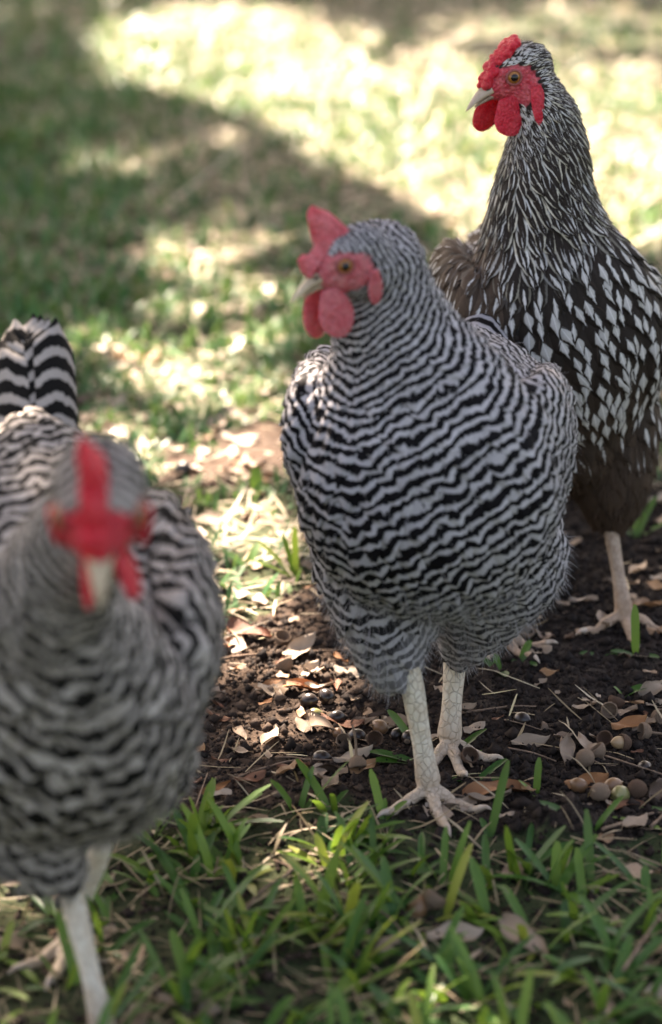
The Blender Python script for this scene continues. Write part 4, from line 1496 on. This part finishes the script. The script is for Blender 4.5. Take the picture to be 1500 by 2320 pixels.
# leaves one can point to: pixel, length, azimuth (deg), tilt, roll, variant, material, label
R_ = math.radians
for (px, py, ln, az, ti, ro, va, ma, lab) in [
    (1283, 1712, 0.036, 78, -18, 25, 0, 'leaf_tan', 'tan oval leaf standing on edge between the acorn cups at right'),
    (1425, 1652, 0.031, 20, -8, 15, 1, 'leaf_orange', 'orange brown leaf above the acorn pile at the right'),
    (1130, 1800, 0.055, 5, 0, 10, 2, 'leaf_orange', 'long orange tan leaf lying right of the middle hen toes'),
    (1110, 1822, 0.034, 12, 0, -10, 6, 'leaf_tan', 'narrow tan leaf under the long orange leaf by the toes'),
    (613, 1575, 0.026, -35, 5, 10, 4, 'leaf_pale', 'pale cream leaf curled on sunlit soil left of the acorns'),
    (715, 1650, 0.044, -50, -15, 25, 5, 'leaf_tan', 'curled tan leaf leaning on the dark acorns'),
    (775, 1645, 0.036, -8, 5, -12, 3, 'leaf_red', 'red brown leaf lying across the dark acorns'),
    (835, 1640, 0.032, 25, -8, 10, 0, 'leaf_dark', 'dark brown leaf between dark acorns and the white shank'),
    (690, 1655, 0.026, -60, 0, 20, 7, 'leaf_tan', 'small tan leaf behind the curled leaf by the acorns'),
    (735, 1758, 0.040, 3, 0, -38, 2, 'leaf_dark', 'dark flat leaf half sunk in soil below the acorns'),
    (665, 1748, 0.026, 10, 0, -20, 0, 'leaf_red', 'reddish leaf tip left of the dark sunken leaf'),
    (800, 1722, 0.034, 25, -10, 12, 3, 'leaf_pale', 'pale folded leaf behind the stalked acorn cup'),
    (1050, 1615, 0.022, 18, 0, 5, 1, 'leaf_tan', 'small tan leaf right behind the middle hen shank'),
    (1225, 1556, 0.014, 40, -10, 5, 4, 'leaf_tan', 'tiny tan leaf alone on the dark soil at right'),
    (487, 1800, 0.026, 28, -6, 30, 6, 'leaf_orange', 'rolled tan brown leaf at the grass edge, left'),
    (1190, 2140, 0.050, -58, 10, 20, 0, 'leaf_tan', 'pinkish tan leaf among the foreground grass, right'),
    (1030, 2130, 0.040, 15, 0, 10, 4, 'leaf_pale', 'broad pale leaf among the foreground grass, centre'),
    (1370, 2290, 0.030, 80, 0, 10, 1, 'leaf_tan', 'tan leaf at the bottom edge under a dry stalk'),
    (880, 2150, 0.030, 60, 0, 10, 3, 'leaf_tan', 'grey tan leaf half hidden in the foreground grass'),
    (680, 1480, 0.040, 50, -14, 20, 1, 'leaf_pale', 'sunlit pale leaf beside the left thigh of the middle hen'),
    (705, 1525, 0.024, 60, -16, 10, 4, 'leaf_pale', 'small bright leaf under the sunlit pale leaf'),
    (660, 1565, 0.050, -6, 0, 12, 2, 'leaf_orange', 'long thin brown leaf behind the dark acorns'),
    (725, 1566, 0.026, 8, 0, 0, 6, 'leaf_pale', 'bright sliver of leaf on the long brown leaf'),
    (565, 1440, 0.050, -40, 0, 20, 0, 'leaf_red', 'brown leaf in shade between the two barred hens'),
    (790, 1530, 0.034, -25, 0, 18, 3, 'leaf_pale', 'pale curled leaf under the middle hen belly'),
    (330, 1015, 0.055, 32, 0, 18, 0, 'leaf_tan', 'long tan leaf beside the bare patch behind the front hen'),
    (245, 990, 0.060, 15, 0, 8, 4, 'leaf_tan', 'broad grey tan leaf behind the front hen comb'),
    (310, 822, 0.060, -5, 0, 8, 1, 'leaf_orange', 'orange brown leaf in the lawn above the front hen'),
    (300, 840, 0.060, -8, 0, 10, 2, 'leaf_pale', 'pale pink leaf in the lawn above the front hen'),
    (545, 1000, 0.046, -15, 0, 8, 3, 'leaf_pale', 'pale leaf above the bare patch left of the middle hen'),
    (580, 1180, 0.034, 10, 0, 20, 5, 'leaf_red', 'dark red leaf left of the middle hen breast'),
    (60, 2010, 0.035, 20, 0, 10, 1, 'leaf_dark', 'brown leaf at the left edge below the front hen'),
    (430, 2290, 0.045, -20, 0, 5, 4, 'leaf_tan', 'tan leaf in the grass right of the front hen foot'),
    (1060, 1740, 0.020, 95, 0, 30, 6, 'leaf_tan', 'small curled leaf by the rear foot of the middle hen'),
    (1480, 1570, 0.034, 30, -10, 25, 5, 'leaf_tan', 'curled brown leaf at the right edge above the acorns'),
    (1488, 1605, 0.018, -15, -10, 25, 4, 'leaf_pale', 'pale leaf piece at the right edge above the acorns'),
    (1330, 1785, 0.034, 10, -10, 20, 1, 'leaf_orange', 'brown leaf arched over the nuts in the right pile'),
    (1420, 1835, 0.030, 10, 0, 10, 2, 'leaf_red', 'red brown leaf below the right acorn pile'),
    (1200, 1690, 0.034, 25, 0, 20, 7, 'leaf_tan', 'thin dry leaf strip left of the standing tan leaf'),
    (1490, 1800, 0.026, 70, -20, 30, 4, 'leaf_dark', 'black leaf at the right edge below the acorn pile'),
]:
    leaf_obj('dry_leaf', lab, 'leaf', None, gpt(px, py), ln, R_(az), R_(ti), R_(ro), va, ma, 0.004)

rgl = random.Random(21)
cnt = 0
while cnt < 150:
    px = rgl.uniform(-80, 1580); py = rgl.uniform(120, 1330)
    p = gpt(px, py)
    if rgl.random() > (0.25 if (px < 350 and py < 700) else 1.0):
        continue
    leaf_obj('fallen_leaf', 'dry oak leaf scattered in the blurred lawn behind the hens', 'leaf', 'dry leaves scattered in the lawn behind', p, rgl.uniform(0.022, 0.05),
             rgl.uniform(0, 6.28), rgl.uniform(-.25, .25), rgl.uniform(-.4, .4), rgl.randrange(8), rgl.choice(['dryleaf', 'dryleaf', 'leaf_tan', 'leaf_pale']), 0.006)
    cnt += 1
cnt = 0
while cnt < 40:
    px = rgl.uniform(380, 900); py = rgl.uniform(1330, 1800)
    if rgl.random() < (py - 1330) / 600: continue
    p = gpt(px, py)
    leaf_obj('leaf_scrap', 'small brown leaf scrap on the soil left of the middle hen', 'leaf', 'leaf scraps on the soil', p, rgl.uniform(0.010, 0.026),
             rgl.uniform(0, 6.28), rgl.uniform(-.3, .3), rgl.uniform(-.5, .5), rgl.randrange(8), rgl.choice(['dryleaf', 'leaf_red', 'leaf_tan', 'leaf_orange']), 0.003)
    cnt += 1
cnt = 0
while cnt < 18:
    px = rgl.uniform(1080, 1560); py = rgl.uniform(1200, 1900)
    p = gpt(px, py)
    leaf_obj('leaf_scrap', 'small brown leaf scrap on the dark soil at right', 'leaf', 'leaf scraps on the dark soil', p, rgl.uniform(0.006, 0.014),
             rgl.uniform(0, 6.28), rgl.uniform(-.3, .3), rgl.uniform(-.5, .5), rgl.randrange(8), rgl.choice(['leaf_dark', 'leaf_red', 'leaf_tan']), 0.003)
    cnt += 1


def build_litter():
    acc = Acc()
    rg = np.random.default_rng(5)
    for (n, y0, y1, xw) in ((1500, 1.62, 2.8, 0.9), (2600, 2.8, 4.8, 1.7), (2200, 4.8, 8.5, 2.8), (260, 1.05, 1.62, 0.6)):
        x = rg.uniform(-xw, xw, n); y = rg.uniform(y0, y1, n)
        pn = fbm(x, y, 3.2, 51) + 0.6 * fbm(x, y, 11.0, 53)
        lush = np.clip(0.60 - 0.5 * np.clip((x + np.where(y > 3.2, 0.55, 0.15)) * 2.2, -1, 1) + 0.9 * pn, 0.0, 1)
        ok = rg.random(n) > 0.9 * lush
        x = x[ok]; y = y[ok]; n = len(x)
        z = gz(x, y)
        for k in range(n):
            V, F = LEAF_LO[rg.integers(0, 4)]
            s = rg.uniform(0.008, 0.032); a = rg.uniform(0, 6.28); b = rg.uniform(-.4, .4)
            ca, sa = math.cos(a), math.sin(a)
            X = V * s
            X = np.stack([X[:, 0] * ca - X[:, 1] * sa, X[:, 0] * sa + X[:, 1] * ca, X[:, 2] + b * X[:, 1]], 1)
            ga = np.zeros((len(X), 3)); ga[:, 2] = rg.random()
            acc.add(X + np.array([x[k], y[k], z[k] + 0.004]), F, ga=ga)
    V, F, A = acc.arrays()
    o = mk('leaf_litter', V, F, M['litter'], attrs=A)
    tag(o, 'crumbled leaf litter through the lawn', 'leaf litter', kind='stuff')


LEAF_LO = []
for k in range(4):
    V, F = leaf_grid(1.0, 0.42 + 0.06 * k, 0.12, 0.3 - 0.15 * k, 1.0, k + 40, NV=7, NU=3)
    LEAF_LO.append((V, np.array(F)))
build_litter()


# ------------------------------------------------------------------ acorns
def lathe(prof, ns=14):
    V = []; F = []
    for (r, z) in prof:
        for i in range(ns):
            a = 2 * math.pi * i / ns
            V.append((r * math.cos(a), r * math.sin(a), z))
    for j in range(len(prof) - 1):
        for i in range(ns):
            a = j * ns + i; b = j * ns + (i + 1) % ns
            F.append((a, b, b + ns, a + ns))
    return np.array(V), F


def nut_mesh():
    prof = [(0.0005, -1.0), (0.45, -0.95), (0.75, -0.72), (0.92, -0.35), (0.97, 0.05), (0.88, 0.5), (0.66, 0.85), (0.36, 1.1), (0.12, 1.24), (0.05, 1.36), (0.0005, 1.40)]
    return lathe(prof, 16)


def cup_mesh():
    prof = [(0.0005, -0.95), (0.22, -0.93), (0.55, -0.82), (0.85, -0.52), (1.02, -0.12), (1.06, 0.22), (1.0, 0.42), (0.90, 0.42), (0.86, 0.2), (0.80, -0.1), (0.62, -0.45), (0.30, -0.64), (0.0005, -0.68)]
    V, F = lathe(prof, 18)
    n = len(V)
    # overlapping scales as relief
    a = np.arctan2(V[:, 1], V[:, 0])
    out = np.zeros(n); out[:18 * 7] = 1
    j = np.arange(n) // 18
    k = 1 + out * 0.035 * (((np.arange(n) % 18) + j) % 2 * 2 - 1)
    V[:, 0] *= k; V[:, 1] *= k
    return V, F


NUT = nut_mesh(); CUP = cup_mesh()


def orient(axis_dir):
    d = Vector(axis_dir); d.normalize()
    return d.to_track_quat('Z', 'Y').to_euler()


ME_CACHE = {}


def shared(kind, mat):
    if (kind, mat) not in ME_CACHE:
        V, F = NUT if kind == 'nut' else CUP
        me = mk_mesh(kind, V, F); me.materials.append(M[mat]); ME_CACHE[(kind, mat)] = me
    return ME_CACHE[(kind, mat)]


def nut(px, py, r, d, mat, label, group, sink=0.75):
    p = gpt(px, py)
    E = empty('acorn', (p[0], p[1], p[2] + r * sink))
    tag(E, label, 'acorn', group)
    E.rotation_euler = orient(d); E.scale = (r, r, r)
    o = bpy.data.objects.new('nut', shared('nut', mat)); COL.objects.link(o); o.parent = E
    V, F = lathe([(0.0005, -1.03), (0.30, -1.02), (0.44, -0.97), (0.46, -0.93)], 12)
    if 'scar' not in ME_CACHE:
        me = mk_mesh('scar', V, F); me.materials.append(M['cup']); ME_CACHE['scar'] = me
    s = bpy.data.objects.new('scar', ME_CACHE['scar']); COL.objects.link(s); s.parent = E
    return E


def cup(px, py, r, d, mat, label, group, stalk=0.0, sink=0.75, nutmat=None):
    p = gpt(px, py)
    E = empty('acorn_cup' if nutmat is None else 'acorn', (p[0], p[1], p[2] + r * sink))
    tag(E, label, 'acorn cup' if nutmat is None else 'acorn', group)
    r *= 0.84
    E.rotation_euler = orient(d); E.scale = (r, r, r)
    o = bpy.data.objects.new('cup', shared('cup', mat)); COL.objects.link(o); o.parent = E
    if stalk:
        pts = catmull(np.array([(0, 0, -0.9), (0.05, 0, -1.3), (0.2, 0.05, -1.3 - stalk * 0.5), (0.15, -0.1, -1.3 - stalk)]), 5)
        V, F = tube(pts, np.linspace(0.20, 0.13, len(pts)) * np.where(np.arange(len(pts)) < 2, 1.6, 1), 8)
        mk('stalk', V, F, M[mat], E)
    if nutmat:
        o = bpy.data.objects.new('nut', shared('nut', nutmat)); COL.objects.link(o); o.parent = E
        o.scale = (0.82, 0.82, 0.95); o.location = (0, 0, 0.45)
    return E


GA = 'dark acorns left of the white shank'
GB = 'acorn pile at the right'
nut(700, 1600, 0.0066, (0.8, -0.3, 0.2), 'nut_dark', 'left of two glossy black acorns behind the tan curled leaf', GA)
nut(740, 1591, 0.0066, (-0.5, 0.6, 0.3), 'nut_dark', 'right of two glossy black acorns behind the tan curled leaf', GA)
nut(712, 1628, 0.0060, (0.9, 0.1, 0.1), 'nut_green', 'greenish acorn just below the two black acorns', GA, 0.5)
nut(762, 1634, 0.0062, (0.9, 0.2, 0.1), 'nut_dark', 'dark acorn half under the red brown leaf', GA, 0.5)
nut(810, 1682, 0.0066, (-0.9, 0.2, 0.1), 'nut_dark', 'shiny black acorn next to the brown open cup', GA)
nut(727, 1720, 0.0066, (1, 0, 0.1), 'nut_dark', 'dark acorn half buried above the sunken leaf', GA, 0.1)
nut(925, 1682, 0.0058, (0.2, 1, 0.2), 'nut_dark', 'black acorn touching the left side of the white shank', GA)
nut(900, 1668, 0.0058, (0.9, 0.3, 0.3), 'nut_dark', 'dull dark acorn in soil just left of the shank', GA, 0.2)
nut(862, 1655, 0.0062, (-0.7, 0.3, 0.5), 'nut_brown', 'brown acorn behind the open brown cup', GA, 0.4)
nut(765, 1665, 0.0050, (0.4, -0.9, 0.3), 'nut_brown', 'small brown nut left of the shiny black acorn', GA, 0.3)
nut(1182, 1634, 0.0066, (0.6, -0.5, 0.2), 'nut_dark', 'lone black acorn sunk in the dark soil at right', GB, 0.2)
nut(1387, 1795, 0.0066, (0.8, 0.2, 0.3), 'nut_brown', 'brown nut beside the green nut in the right pile', GB)
nut(1405, 1816, 0.0074, (-0.4, -0.8, 0.3), 'nut_green', 'greenish acorn at the bottom of the right pile', GB)
nut(1312, 1793, 0.0062, (-0.8, 0.2, 0.3), 'nut_brown', 'brown nut under the arched leaf in the right pile', GB)
nut(1460, 1745, 0.0060, (0.3, -0.6, 0.4), 'nut_dark', 'dark nut near the right edge below the stalked cups', GB, 0.3)
nut(945, 2068, 0.0075, (0.3, 0.4, 0.8), 'nut_brown', 'dull brown nut in the foreground grass', None, 0.4)
nut(415, 1080, 0.0095, (0.6, -0.4, 0.3), 'nut_dark', 'black acorn in the bare patch behind the front hen', None)
cup(850, 1690, 0.0075, (-0.15, -0.75, 0.45), 'cup_dark', 'brown open acorn cup facing forward beside the black acorn', GA, 0, 0.8)
cup(778, 1690, 0.0070, (0.1, -0.6, 0.7), 'cup', 'broken acorn cup left of the shiny black acorn', GA, 0, 0.6)
cup(810, 1752, 0.0080, (0.15, -0.55, -0.8), 'cup', 'upturned acorn cup with a long stalk pointing up', GA, 3.2, 1.0)
cup(645, 1522, 0.0086, (-0.5, 0.4, 0.75), 'cup', 'pale stalked acorn cup on the sunlit leaves', GA, 1.6, 0.9)
cup(640, 1462, 0.0086, (0.2, -0.3, 0.8), 'cup', 'pale acorn cup behind the stalked cup on the leaves', GA, 0, 0.8)
cup(1380, 1628, 0.0078, (-0.1, -0.8, 0.5), 'cup', 'round pale acorn cup showing its hollow, above the right pile', GB, 0, 0.9)
cup(1396, 1603, 0.0078, (0.4, 0.5, 0.8), 'cup_dark', 'dark acorn cup just behind the hollow pale cup', GB, 0, 0.7)
cup(1412, 1700, 0.0080, (-0.9, -0.3, 0.2), 'cup_dark', 'cupped acorn with a pale glossy nut in the right pile', GB, 0, 0.8, 'nut_pale')
cup(1370, 1688, 0.0074, (-0.4, -0.6, 0.7), 'cup_dark', 'brown cup left of the pale glossy nut', GB, 0, 0.7)
cup(1352, 1718, 0.0082, (-0.6, 0.2, 0.75), 'cup', 'grey stalked cup pointing right below the pale nut', GB, 1.8, 0.8)
cup(1325, 1736, 0.0082, (0.1, 0.5, -0.8), 'cup', 'grey upturned cup right of the standing tan leaf', GB, 0, 0.9)
cup(1458, 1674, 0.0080, (-0.85, -0.2, 0.2), 'cup', 'pale cup on a stalk pointing to the right edge', GB, 2.2, 0.8)
cup(1492, 1642, 0.0080, (0.7, -0.5, 0.35), 'cup', 'stalked cup at the right edge of the picture', GB, 2.0, 0.8)
cup(1358, 1815, 0.0085, (0.1, 0.2, -0.95), 'cup', 'large grey upturned cup at the bottom of the right pile', GB, 0, 0.9)
cup(1442, 1808, 0.0085, (0.2, 0.4, -0.8), 'cup_dark', 'dark upturned cup right of the green acorn', GB, 0, 0.9)
cup(1230, 1655, 0.0050, (-0.9, 0.1, 0.2), 'cup', 'tiny cup on a long thin stalk on dark soil', GB, 4.0, 0.6)
cup(1063, 1732, 0.0080, (0.3, -0.5, 0.7), 'cup_dark', 'brown cup tucked behind the toes of the middle hen', None, 0, 0.9)
cup(985, 2068, 0.0090, (0.6, 0.3, 0.75), 'cup', 'pale stalked cup lying in the foreground grass', None, 1.6, 1.2)
cup(1190, 1445, 0.0090, (0.2, -0.2, 0.9), 'cup', 'pale cup on the soil behind the middle hen leg', None, 0, 0.6)


# ------------------------------------------------------------------ twigs
def twig(pxs, r, label, lifts=None, mat='twig', group='twigs'):
    pts = []
    for k, (a, b) in enumerate(pxs):
        p = gpt(a, b)
        p[2] += r + (lifts[k] if lifts else 0.001)
        pts.append(p)
    base = np.array(pts[0])
    K = catmull(np.array(pts) - base, 6)
    V, F = tube(K, np.linspace(r, r * 0.55, len(K)), 7)
    o = mk('twig', V, F, M[mat], loc=base)
    tag(o, label, 'twig', group)


twig([(1000, 1625), (1080, 1616), (1160, 1606), (1215, 1606)], 0.0012, 'thin brown twig lying right of the rear shank')
twig([(1365, 1885), (1430, 1865), (1475, 1850), (1530, 1846)], 0.0014, 'pale twig running out of the right edge')
twig([(1475, 1880), (1500, 1855), (1530, 1800)], 0.0016, 'bent brown stick at the right edge below the acorns')
twig([(530, 1770), (600, 1745), (680, 1727), (790, 1730)], 0.0011, 'long dark twig on the soil behind the grass edge')
twig([(480, 1500), (590, 1488), (700, 1482), (800, 1478)], 0.0014, 'straight brown twig through the sunlit leaves')
twig([(412, 1900), (440, 1850), (470, 1760)], 0.0009, 'pale thin straw beside the front hen breast', [0.0, 0.004, 0.002])
twig([(1410, 2240), (1460, 2180), (1520, 2110)], 0.0013, 'dry stalk rising through the grass at bottom right', [0.012, 0.018, 0.022])
twig([(535, 2110), (590, 2060), (660, 2010), (620, 1975)], 0.0014, 'withered looping runner in the foreground grass', [0.004, 0.012, 0.012, 0.008])
twig([(690, 2040), (780, 2070), (880, 2110), (930, 2160)], 0.0011, 'dry bent stem in the centre of the grass', [0.008, 0.014, 0.010, 0.004])
twig([(1150, 1700), (1210, 1712), (1260, 1730)], 0.0010, 'short twig left of the standing tan leaf')
twig([(1370, 1730), (1430, 1755), (1510, 1770)], 0.0008, 'thin straw crossing the right acorn pile', [0.006, 0.008, 0.004])
twig([(330, 1130), (450, 1080), (600, 1040)], 0.0016, 'pale runner crossing the bare patch behind the front hen', [0.006, 0.01, 0.006])
twig([(560, 1090), (640, 1100), (720, 1090)], 0.0014, 'brown twig left of the middle hen wing')
twig([(935, 310), (965, 255), (985, 215), (1000, 185)], 0.0032, 'blurred pale seed stalk rising in the sunlit lawn beside the rear hen beak', [0.0, 0.03, 0.05, 0.07], 'leaf_pale', None)
twig([(370, 485), (440, 450), (500, 415), (545, 375)], 0.0030, 'blurred dry stalk lying in the lawn above the middle hen comb', [0.006, 0.02, 0.03, 0.03], 'leaf_pale', None)
for k in range(14):
    a = rgl.uniform(450, 1500); b = rgl.uniform(1400, 1880); an = rgl.uniform(-0.5, 0.5); l = rgl.uniform(30, 90)
    twig([(a, b), (a + l * 0.5, b + an * l * 0.3 + rgl.uniform(-6, 6)), (a + l, b + an * l * 0.6)], rgl.uniform(0.0005, 0.0010),
         'tiny twig fragment lying on the bare soil', group='twig fragments on the soil')


# ------------------------------------------------------------------ sprigs of grass one can point to
def sprig(px, py, spec, label, cat='grass sprig'):
    """spec: list of (azimuth deg, lean, length, width, bend, tone)"""
    p = gpt(px, py)
    E = empty('grass_sprig', (p[0], p[1], p[2]))
    tag(E, label, cat, 'green sprigs on the soil')
    for (az, le, ln, wd, be, tone) in spec:
        V, F, ga = blades(np.array([[0, 0, -0.002]]), np.array([R_(az)]), np.array([le]), np.array([ln]), np.array([wd]), np.array([be]), np.array([0.35]), NV=9, rnd=np.array([tone]), tipw=0.3)
        mk('blade', V, F, M['grass'], E, attrs={'ga': ga})


sprig(930, 1672, [(140, 0.75, 0.030, 0.0085, 0.3, 0.45)], 'single rounded green blade left of the white shank')
sprig(940, 1725, [(172, 1.25, 0.036, 0.010, 0.25, 0.40), (190, 1.35, 0.034, 0.011, 0.2, 0.5), (10, 1.3, 0.02, 0.006, 0.2, 0.8)], 'brown flecked green leaves lying left of the shank')
sprig(1010, 1720, [(30, 0.95, 0.042, 0.006, 0.35, 0.3), (45, 1.2, 0.036, 0.006, 0.3, 0.5), (15, 1.3, 0.03, 0.005, 0.2, 0.75)], 'green blades behind the shank leaning right')
sprig(1075, 1775, [(40, 1.1, 0.036, 0.007, 0.3, 0.3), (160, 1.3, 0.02, 0.006, 0.3, 0.4), (10, 1.2, 0.022, 0.006, 0.4, 0.3)], 'dark green blades over the rear toes')
sprig(868, 1858, [(118, 0.45, 0.040, 0.0068, 0.15, 0.72), (30, 0.9, 0.024, 0.006, 0.3, 0.7), (80, 0.5, 0.018, 0.004, 0.2, 0.5)], 'bright green upright blade in front of the left toe')
sprig(1110, 1900, [(55, 0.35, 0.060, 0.0070, 0.12, 0.25), (110, 0.9, 0.02, 0.005, 0.3, 0.5)], 'long dark green blade leaning over the right toe')
sprig(1215, 1800, [(75, 0.2, 0.030, 0.0055, 0.2, 0.35), (160, 0.8, 0.018, 0.004, 0.2, 0.8), (-100, 1.0, 0.018, 0.004, 0.2, 0.6)], 'short upright sprig left of the acorn pile')
sprig(1345, 1880, [(158, 1.05, 0.046, 0.0085, 0.35, 0.35), (25, 0.7, 0.034, 0.006, 0.2, 0.5)], 'broad arching green blades beside the soil clod')
sprig(1440, 1485, [(100, 0.15, 0.046, 0.0075, 0.1, 0.55), (170, 1.2, 0.022, 0.008, 0.4, 0.25), (-30, 1.2, 0.022, 0.008, 0.4, 0.3)], 'upright green blade in front of the rear hen foot')
sprig(1365, 1490, [(175, 1.2, 0.020, 0.010, 0.3, 0.35), (5, 1.25, 0.018, 0.009, 0.3, 0.3)], 'small round leaved weed by the rear hen claw')
sprig(1130, 1520, [(150, 0.9, 0.024, 0.008, 0.5, 0.3), (-80, 1.1, 0.026, 0.009, 0.4, 0.25), (100, 0.7, 0.018, 0.006, 0.3, 0.4)], 'dark green weed just right of the middle hen belly')
sprig(1180, 1500, [(60, 0.7, 0.024, 0.007, 0.4, 0.45), (-60, 1.1, 0.024, 0.008, 0.4, 0.3), (170, 1.2, 0.016, 0.006, 0.2, 0.35)], 'green weed with three leaves between the two hens')
sprig(1412, 1575, [(10, 1.0, 0.022, 0.011, 0.5, 0.45), (170, 0.6, 0.012, 0.005, 0.3, 0.6)], 'lone green folded leaf on the dark soil at right')
sprig(1440, 1220, [(50, 0.6, 0.05, 0.008, 0.4, 0.35), (150, 0.9, 0.04, 0.007, 0.4, 0.3), (10, 1.0, 0.045, 0.008, 0.3, 0.4), (90, 0.3, 0.05, 0.007, 0.2, 0.3)], 'blurred green tuft right of the rear hen shank')
sprig(670, 1310, [(150, 0.8, 0.05, 0.007, 0.3, 0.95), (95, 0.15, 0.05, 0.006, 0.1, 0.92), (170, 1.1, 0.045, 0.006, 0.2, 0.9), (120, 0.5, 0.045, 0.006, 0.2, 0.6)], 'backlit yellow green tuft left of the middle hen')
sprig(420, 1290, [(150, 1.0, 0.03, 0.010, 0.3, 0.6), (60, 0.7, 0.03, 0.010, 0.4, 0.6), (10, 1.1, 0.03, 0.010, 0.3, 0.5), (90, 0.5, 0.026, 0.010, 0.3, 0.85)], 'leafy green weed right of the front hen neck')
sprig(560, 1285, [(150, 1.0, 0.03, 0.009, 0.3, 0.5), (60, 0.7, 0.03, 0.009, 0.4, 0.6), (10, 1.1, 0.03, 0.009, 0.3, 0.5)], 'low green weed halfway between the barred hens')
sprig(330, 1110, [(90, 0.5, 0.02, 0.012, 0.5, 0.55)], 'tiny bright green leaf right of the front hen head')
sprig(580, 1120, [(90, 0.3, 0.03, 0.012, 0.4, 0.55)], 'small green leaf beside the bare patch')


# ------------------------------------------------------------------ the oak that shades the hens
def build_tree():
    trunk_p = np.array([-2.9, 7.8, 0.0])
    E = empty('oak_tree', trunk_p)
    tag(E, 'live oak behind the lawn whose crown shades the hens', 'tree')
    K = catmull(np.array([(0, 0, -0.3), (0.02, 0, 0.4), (0.08, -0.05, 1.4), (0.25, -0.15, 2.3), (0.55, -0.45, 3.1)]), 6)
    rad = np.interp(np.linspace(0, 1, len(K)), [0, 0.12, 0.5, 1], [0.52, 0.36, 0.28, 0.22])
    V, F = tube(K, rad, 16)
    trunk = mk('trunk', V, F, M['bark'], E)
    # lit openings in the crown, read off the sun patches on the lawn
    lit = [
        ([(190, 90), (260, 50), (430, 15), (640, 20), (780, 90), (900, 160), (1050, 150), (1300, 150), (1560, 200), (1560, 560), (1300, 620), (1040, 560), (960, 490), (840, 430), (700, 370), (600, 290), (400, 230), (230, 170)], 2.0),
        ([(620, 20), (900, 60), (1150, 20), (1560, 0), (1560, 200), (1000, 180)], 0.02),
        ([(330, 560), (480, 520), (700, 560), (760, 760), (640, 900), (360, 960), (160, 900), (150, 780), (300, 700)], 0.05),
        ([(170, 880), (640, 850), (680, 960), (660, 1100), (330, 1120), (180, 980)], 0.02),
        ([(330, 1130), (680, 1120), (690, 1340), (740, 1430), (460, 1420), (350, 1280)], 0.12),
        ([(470, 1430), (740, 1430), (830, 1560), (800, 1660), (560, 1700), (460, 1560)], 0.16),
        ([(-60, 2140), (300, 2150), (480, 2230), (460, 2400), (-60, 2400)], 0.08),
        ([(1230, 1880), (1340, 1890), (1340, 1930), (1240, 1920)], 0.3),
        ([(-100, 1850), (1700, 1850), (1700, 2600), (-100, 2600)], -0.22),
        ([(620, 1250), (690, 1250), (700, 1330), (640, 1330)], 0.4),
    ]
    n = 250000
    gx = RNG.uniform(-3.2, 3.2, n); gy = RNG.uniform(-0.8, 8.0, n)
    P = np.stack([gx, gy, np.zeros(n)], 1)
    px, py = to_px(P)
    vis = gy > 1.0
    dap = fbm(gx, gy, 5.5, 91, 3)
    keepp = np.where(dap > 0.34, 0.25, 1.0)
    inside = np.zeros(n, bool)
    for poly, kp in lit:
        m = inpoly(px, py, poly) & vis
        loc = np.clip((fbm(gx, gy, 13.0, 95, 2) - kp) * 6.0, 0.0, 1)
        keepp = np.where(m & ~inside, loc, keepp)
        inside |= m
    off = (np.abs(gx) > 1.2) | (gy > 6.4)
    keepp = np.where(off & ~inside, np.clip(0.5 - 1.6 * fbm(gx, gy, 1.3, 97, 3), 0, 1), keepp)
    ok = RNG.random(n) < keepp
    gx = gx[ok]; gy = gy[ok]; n = len(gx)
    z = 3.3 + 1.5 * RNG.random(n) + 0.5 * fbm(gx, gy, 0.6, 98)
    C = np.stack([gx, gy, np.zeros(n)], 1) + S_DIR[None] * (z / S_DIR[2])[:, None]
    # leaf: folded lozenge
    d = RNG.normal(0, 1, (n, 3)); d /= np.linalg.norm(d, axis=1)[:, None]
    e = RNG.normal(0, 1, (n, 3)); e -= d * (e * d).sum(1)[:, None]; e /= np.linalg.norm(e, axis=1)[:, None]
    f = np.cross(d, e)
    ln = RNG.uniform(0.06, 0.10, n); wd = ln * RNG.uniform(0.38, 0.52, n)
    V = np.zeros((n, 6, 3))
    V[:, 0] = C - d * (ln * 0.5)[:, None]; V[:, 3] = C + d * (ln * 0.5)[:, None]
    V[:, 1] = C - d * (ln * 0.12)[:, None] + e * (wd * 0.5)[:, None] + f * (wd * 0.12)[:, None]; V[:, 2] = C + d * (ln * 0.25)[:, None] + e * (wd * 0.42)[:, None] + f * (wd * 0.12)[:, None]
    V[:, 5] = C - d * (ln * 0.12)[:, None] - e * (wd * 0.5)[:, None] + f * (wd * 0.12)[:, None]; V[:, 4] = C + d * (ln * 0.25)[:, None] - e * (wd * 0.42)[:, None] + f * (wd * 0.12)[:, None]
    F = np.array([(0, 1, 2, 3), (0, 3, 4, 5)])[None] + (np.arange(n) * 6)[:, None, None]
    ga = np.zeros((n, 6, 3)); ga[:, :, 2] = RNG.random(n)[:, None]; ga[:, :, 1] = 0.5
    cr = mk('crown', V.reshape(-1, 3) - trunk_p, F.reshape(-1, 4), M['treeleaf'], E, attrs={'ga': ga.reshape(-1, 3)}, smooth=False)
    tag(cr, kind='stuff')
    # limbs reaching into the crown
    top = K[-1]
    rg = np.random.default_rng(3)
    for k in range(9):
        far_l = np.where((gx < -0.9) | ((gy < 2.4) & (gx < 1.5)))[0]
        tgt = C[far_l[rg.integers(0, len(far_l))]] - trunk_p
        mid = top * 0.5 + tgt * 0.5 + np.array([0, 0, 0.35])
        KK = catmull(np.array([top - np.array([0, 0, 0.25]), mid, tgt]), 8)
        V, F = tube(KK, np.linspace(0.11, 0.012, len(KK)), 9)
        mk('limb', V, F, M['bark'], E)


build_tree()
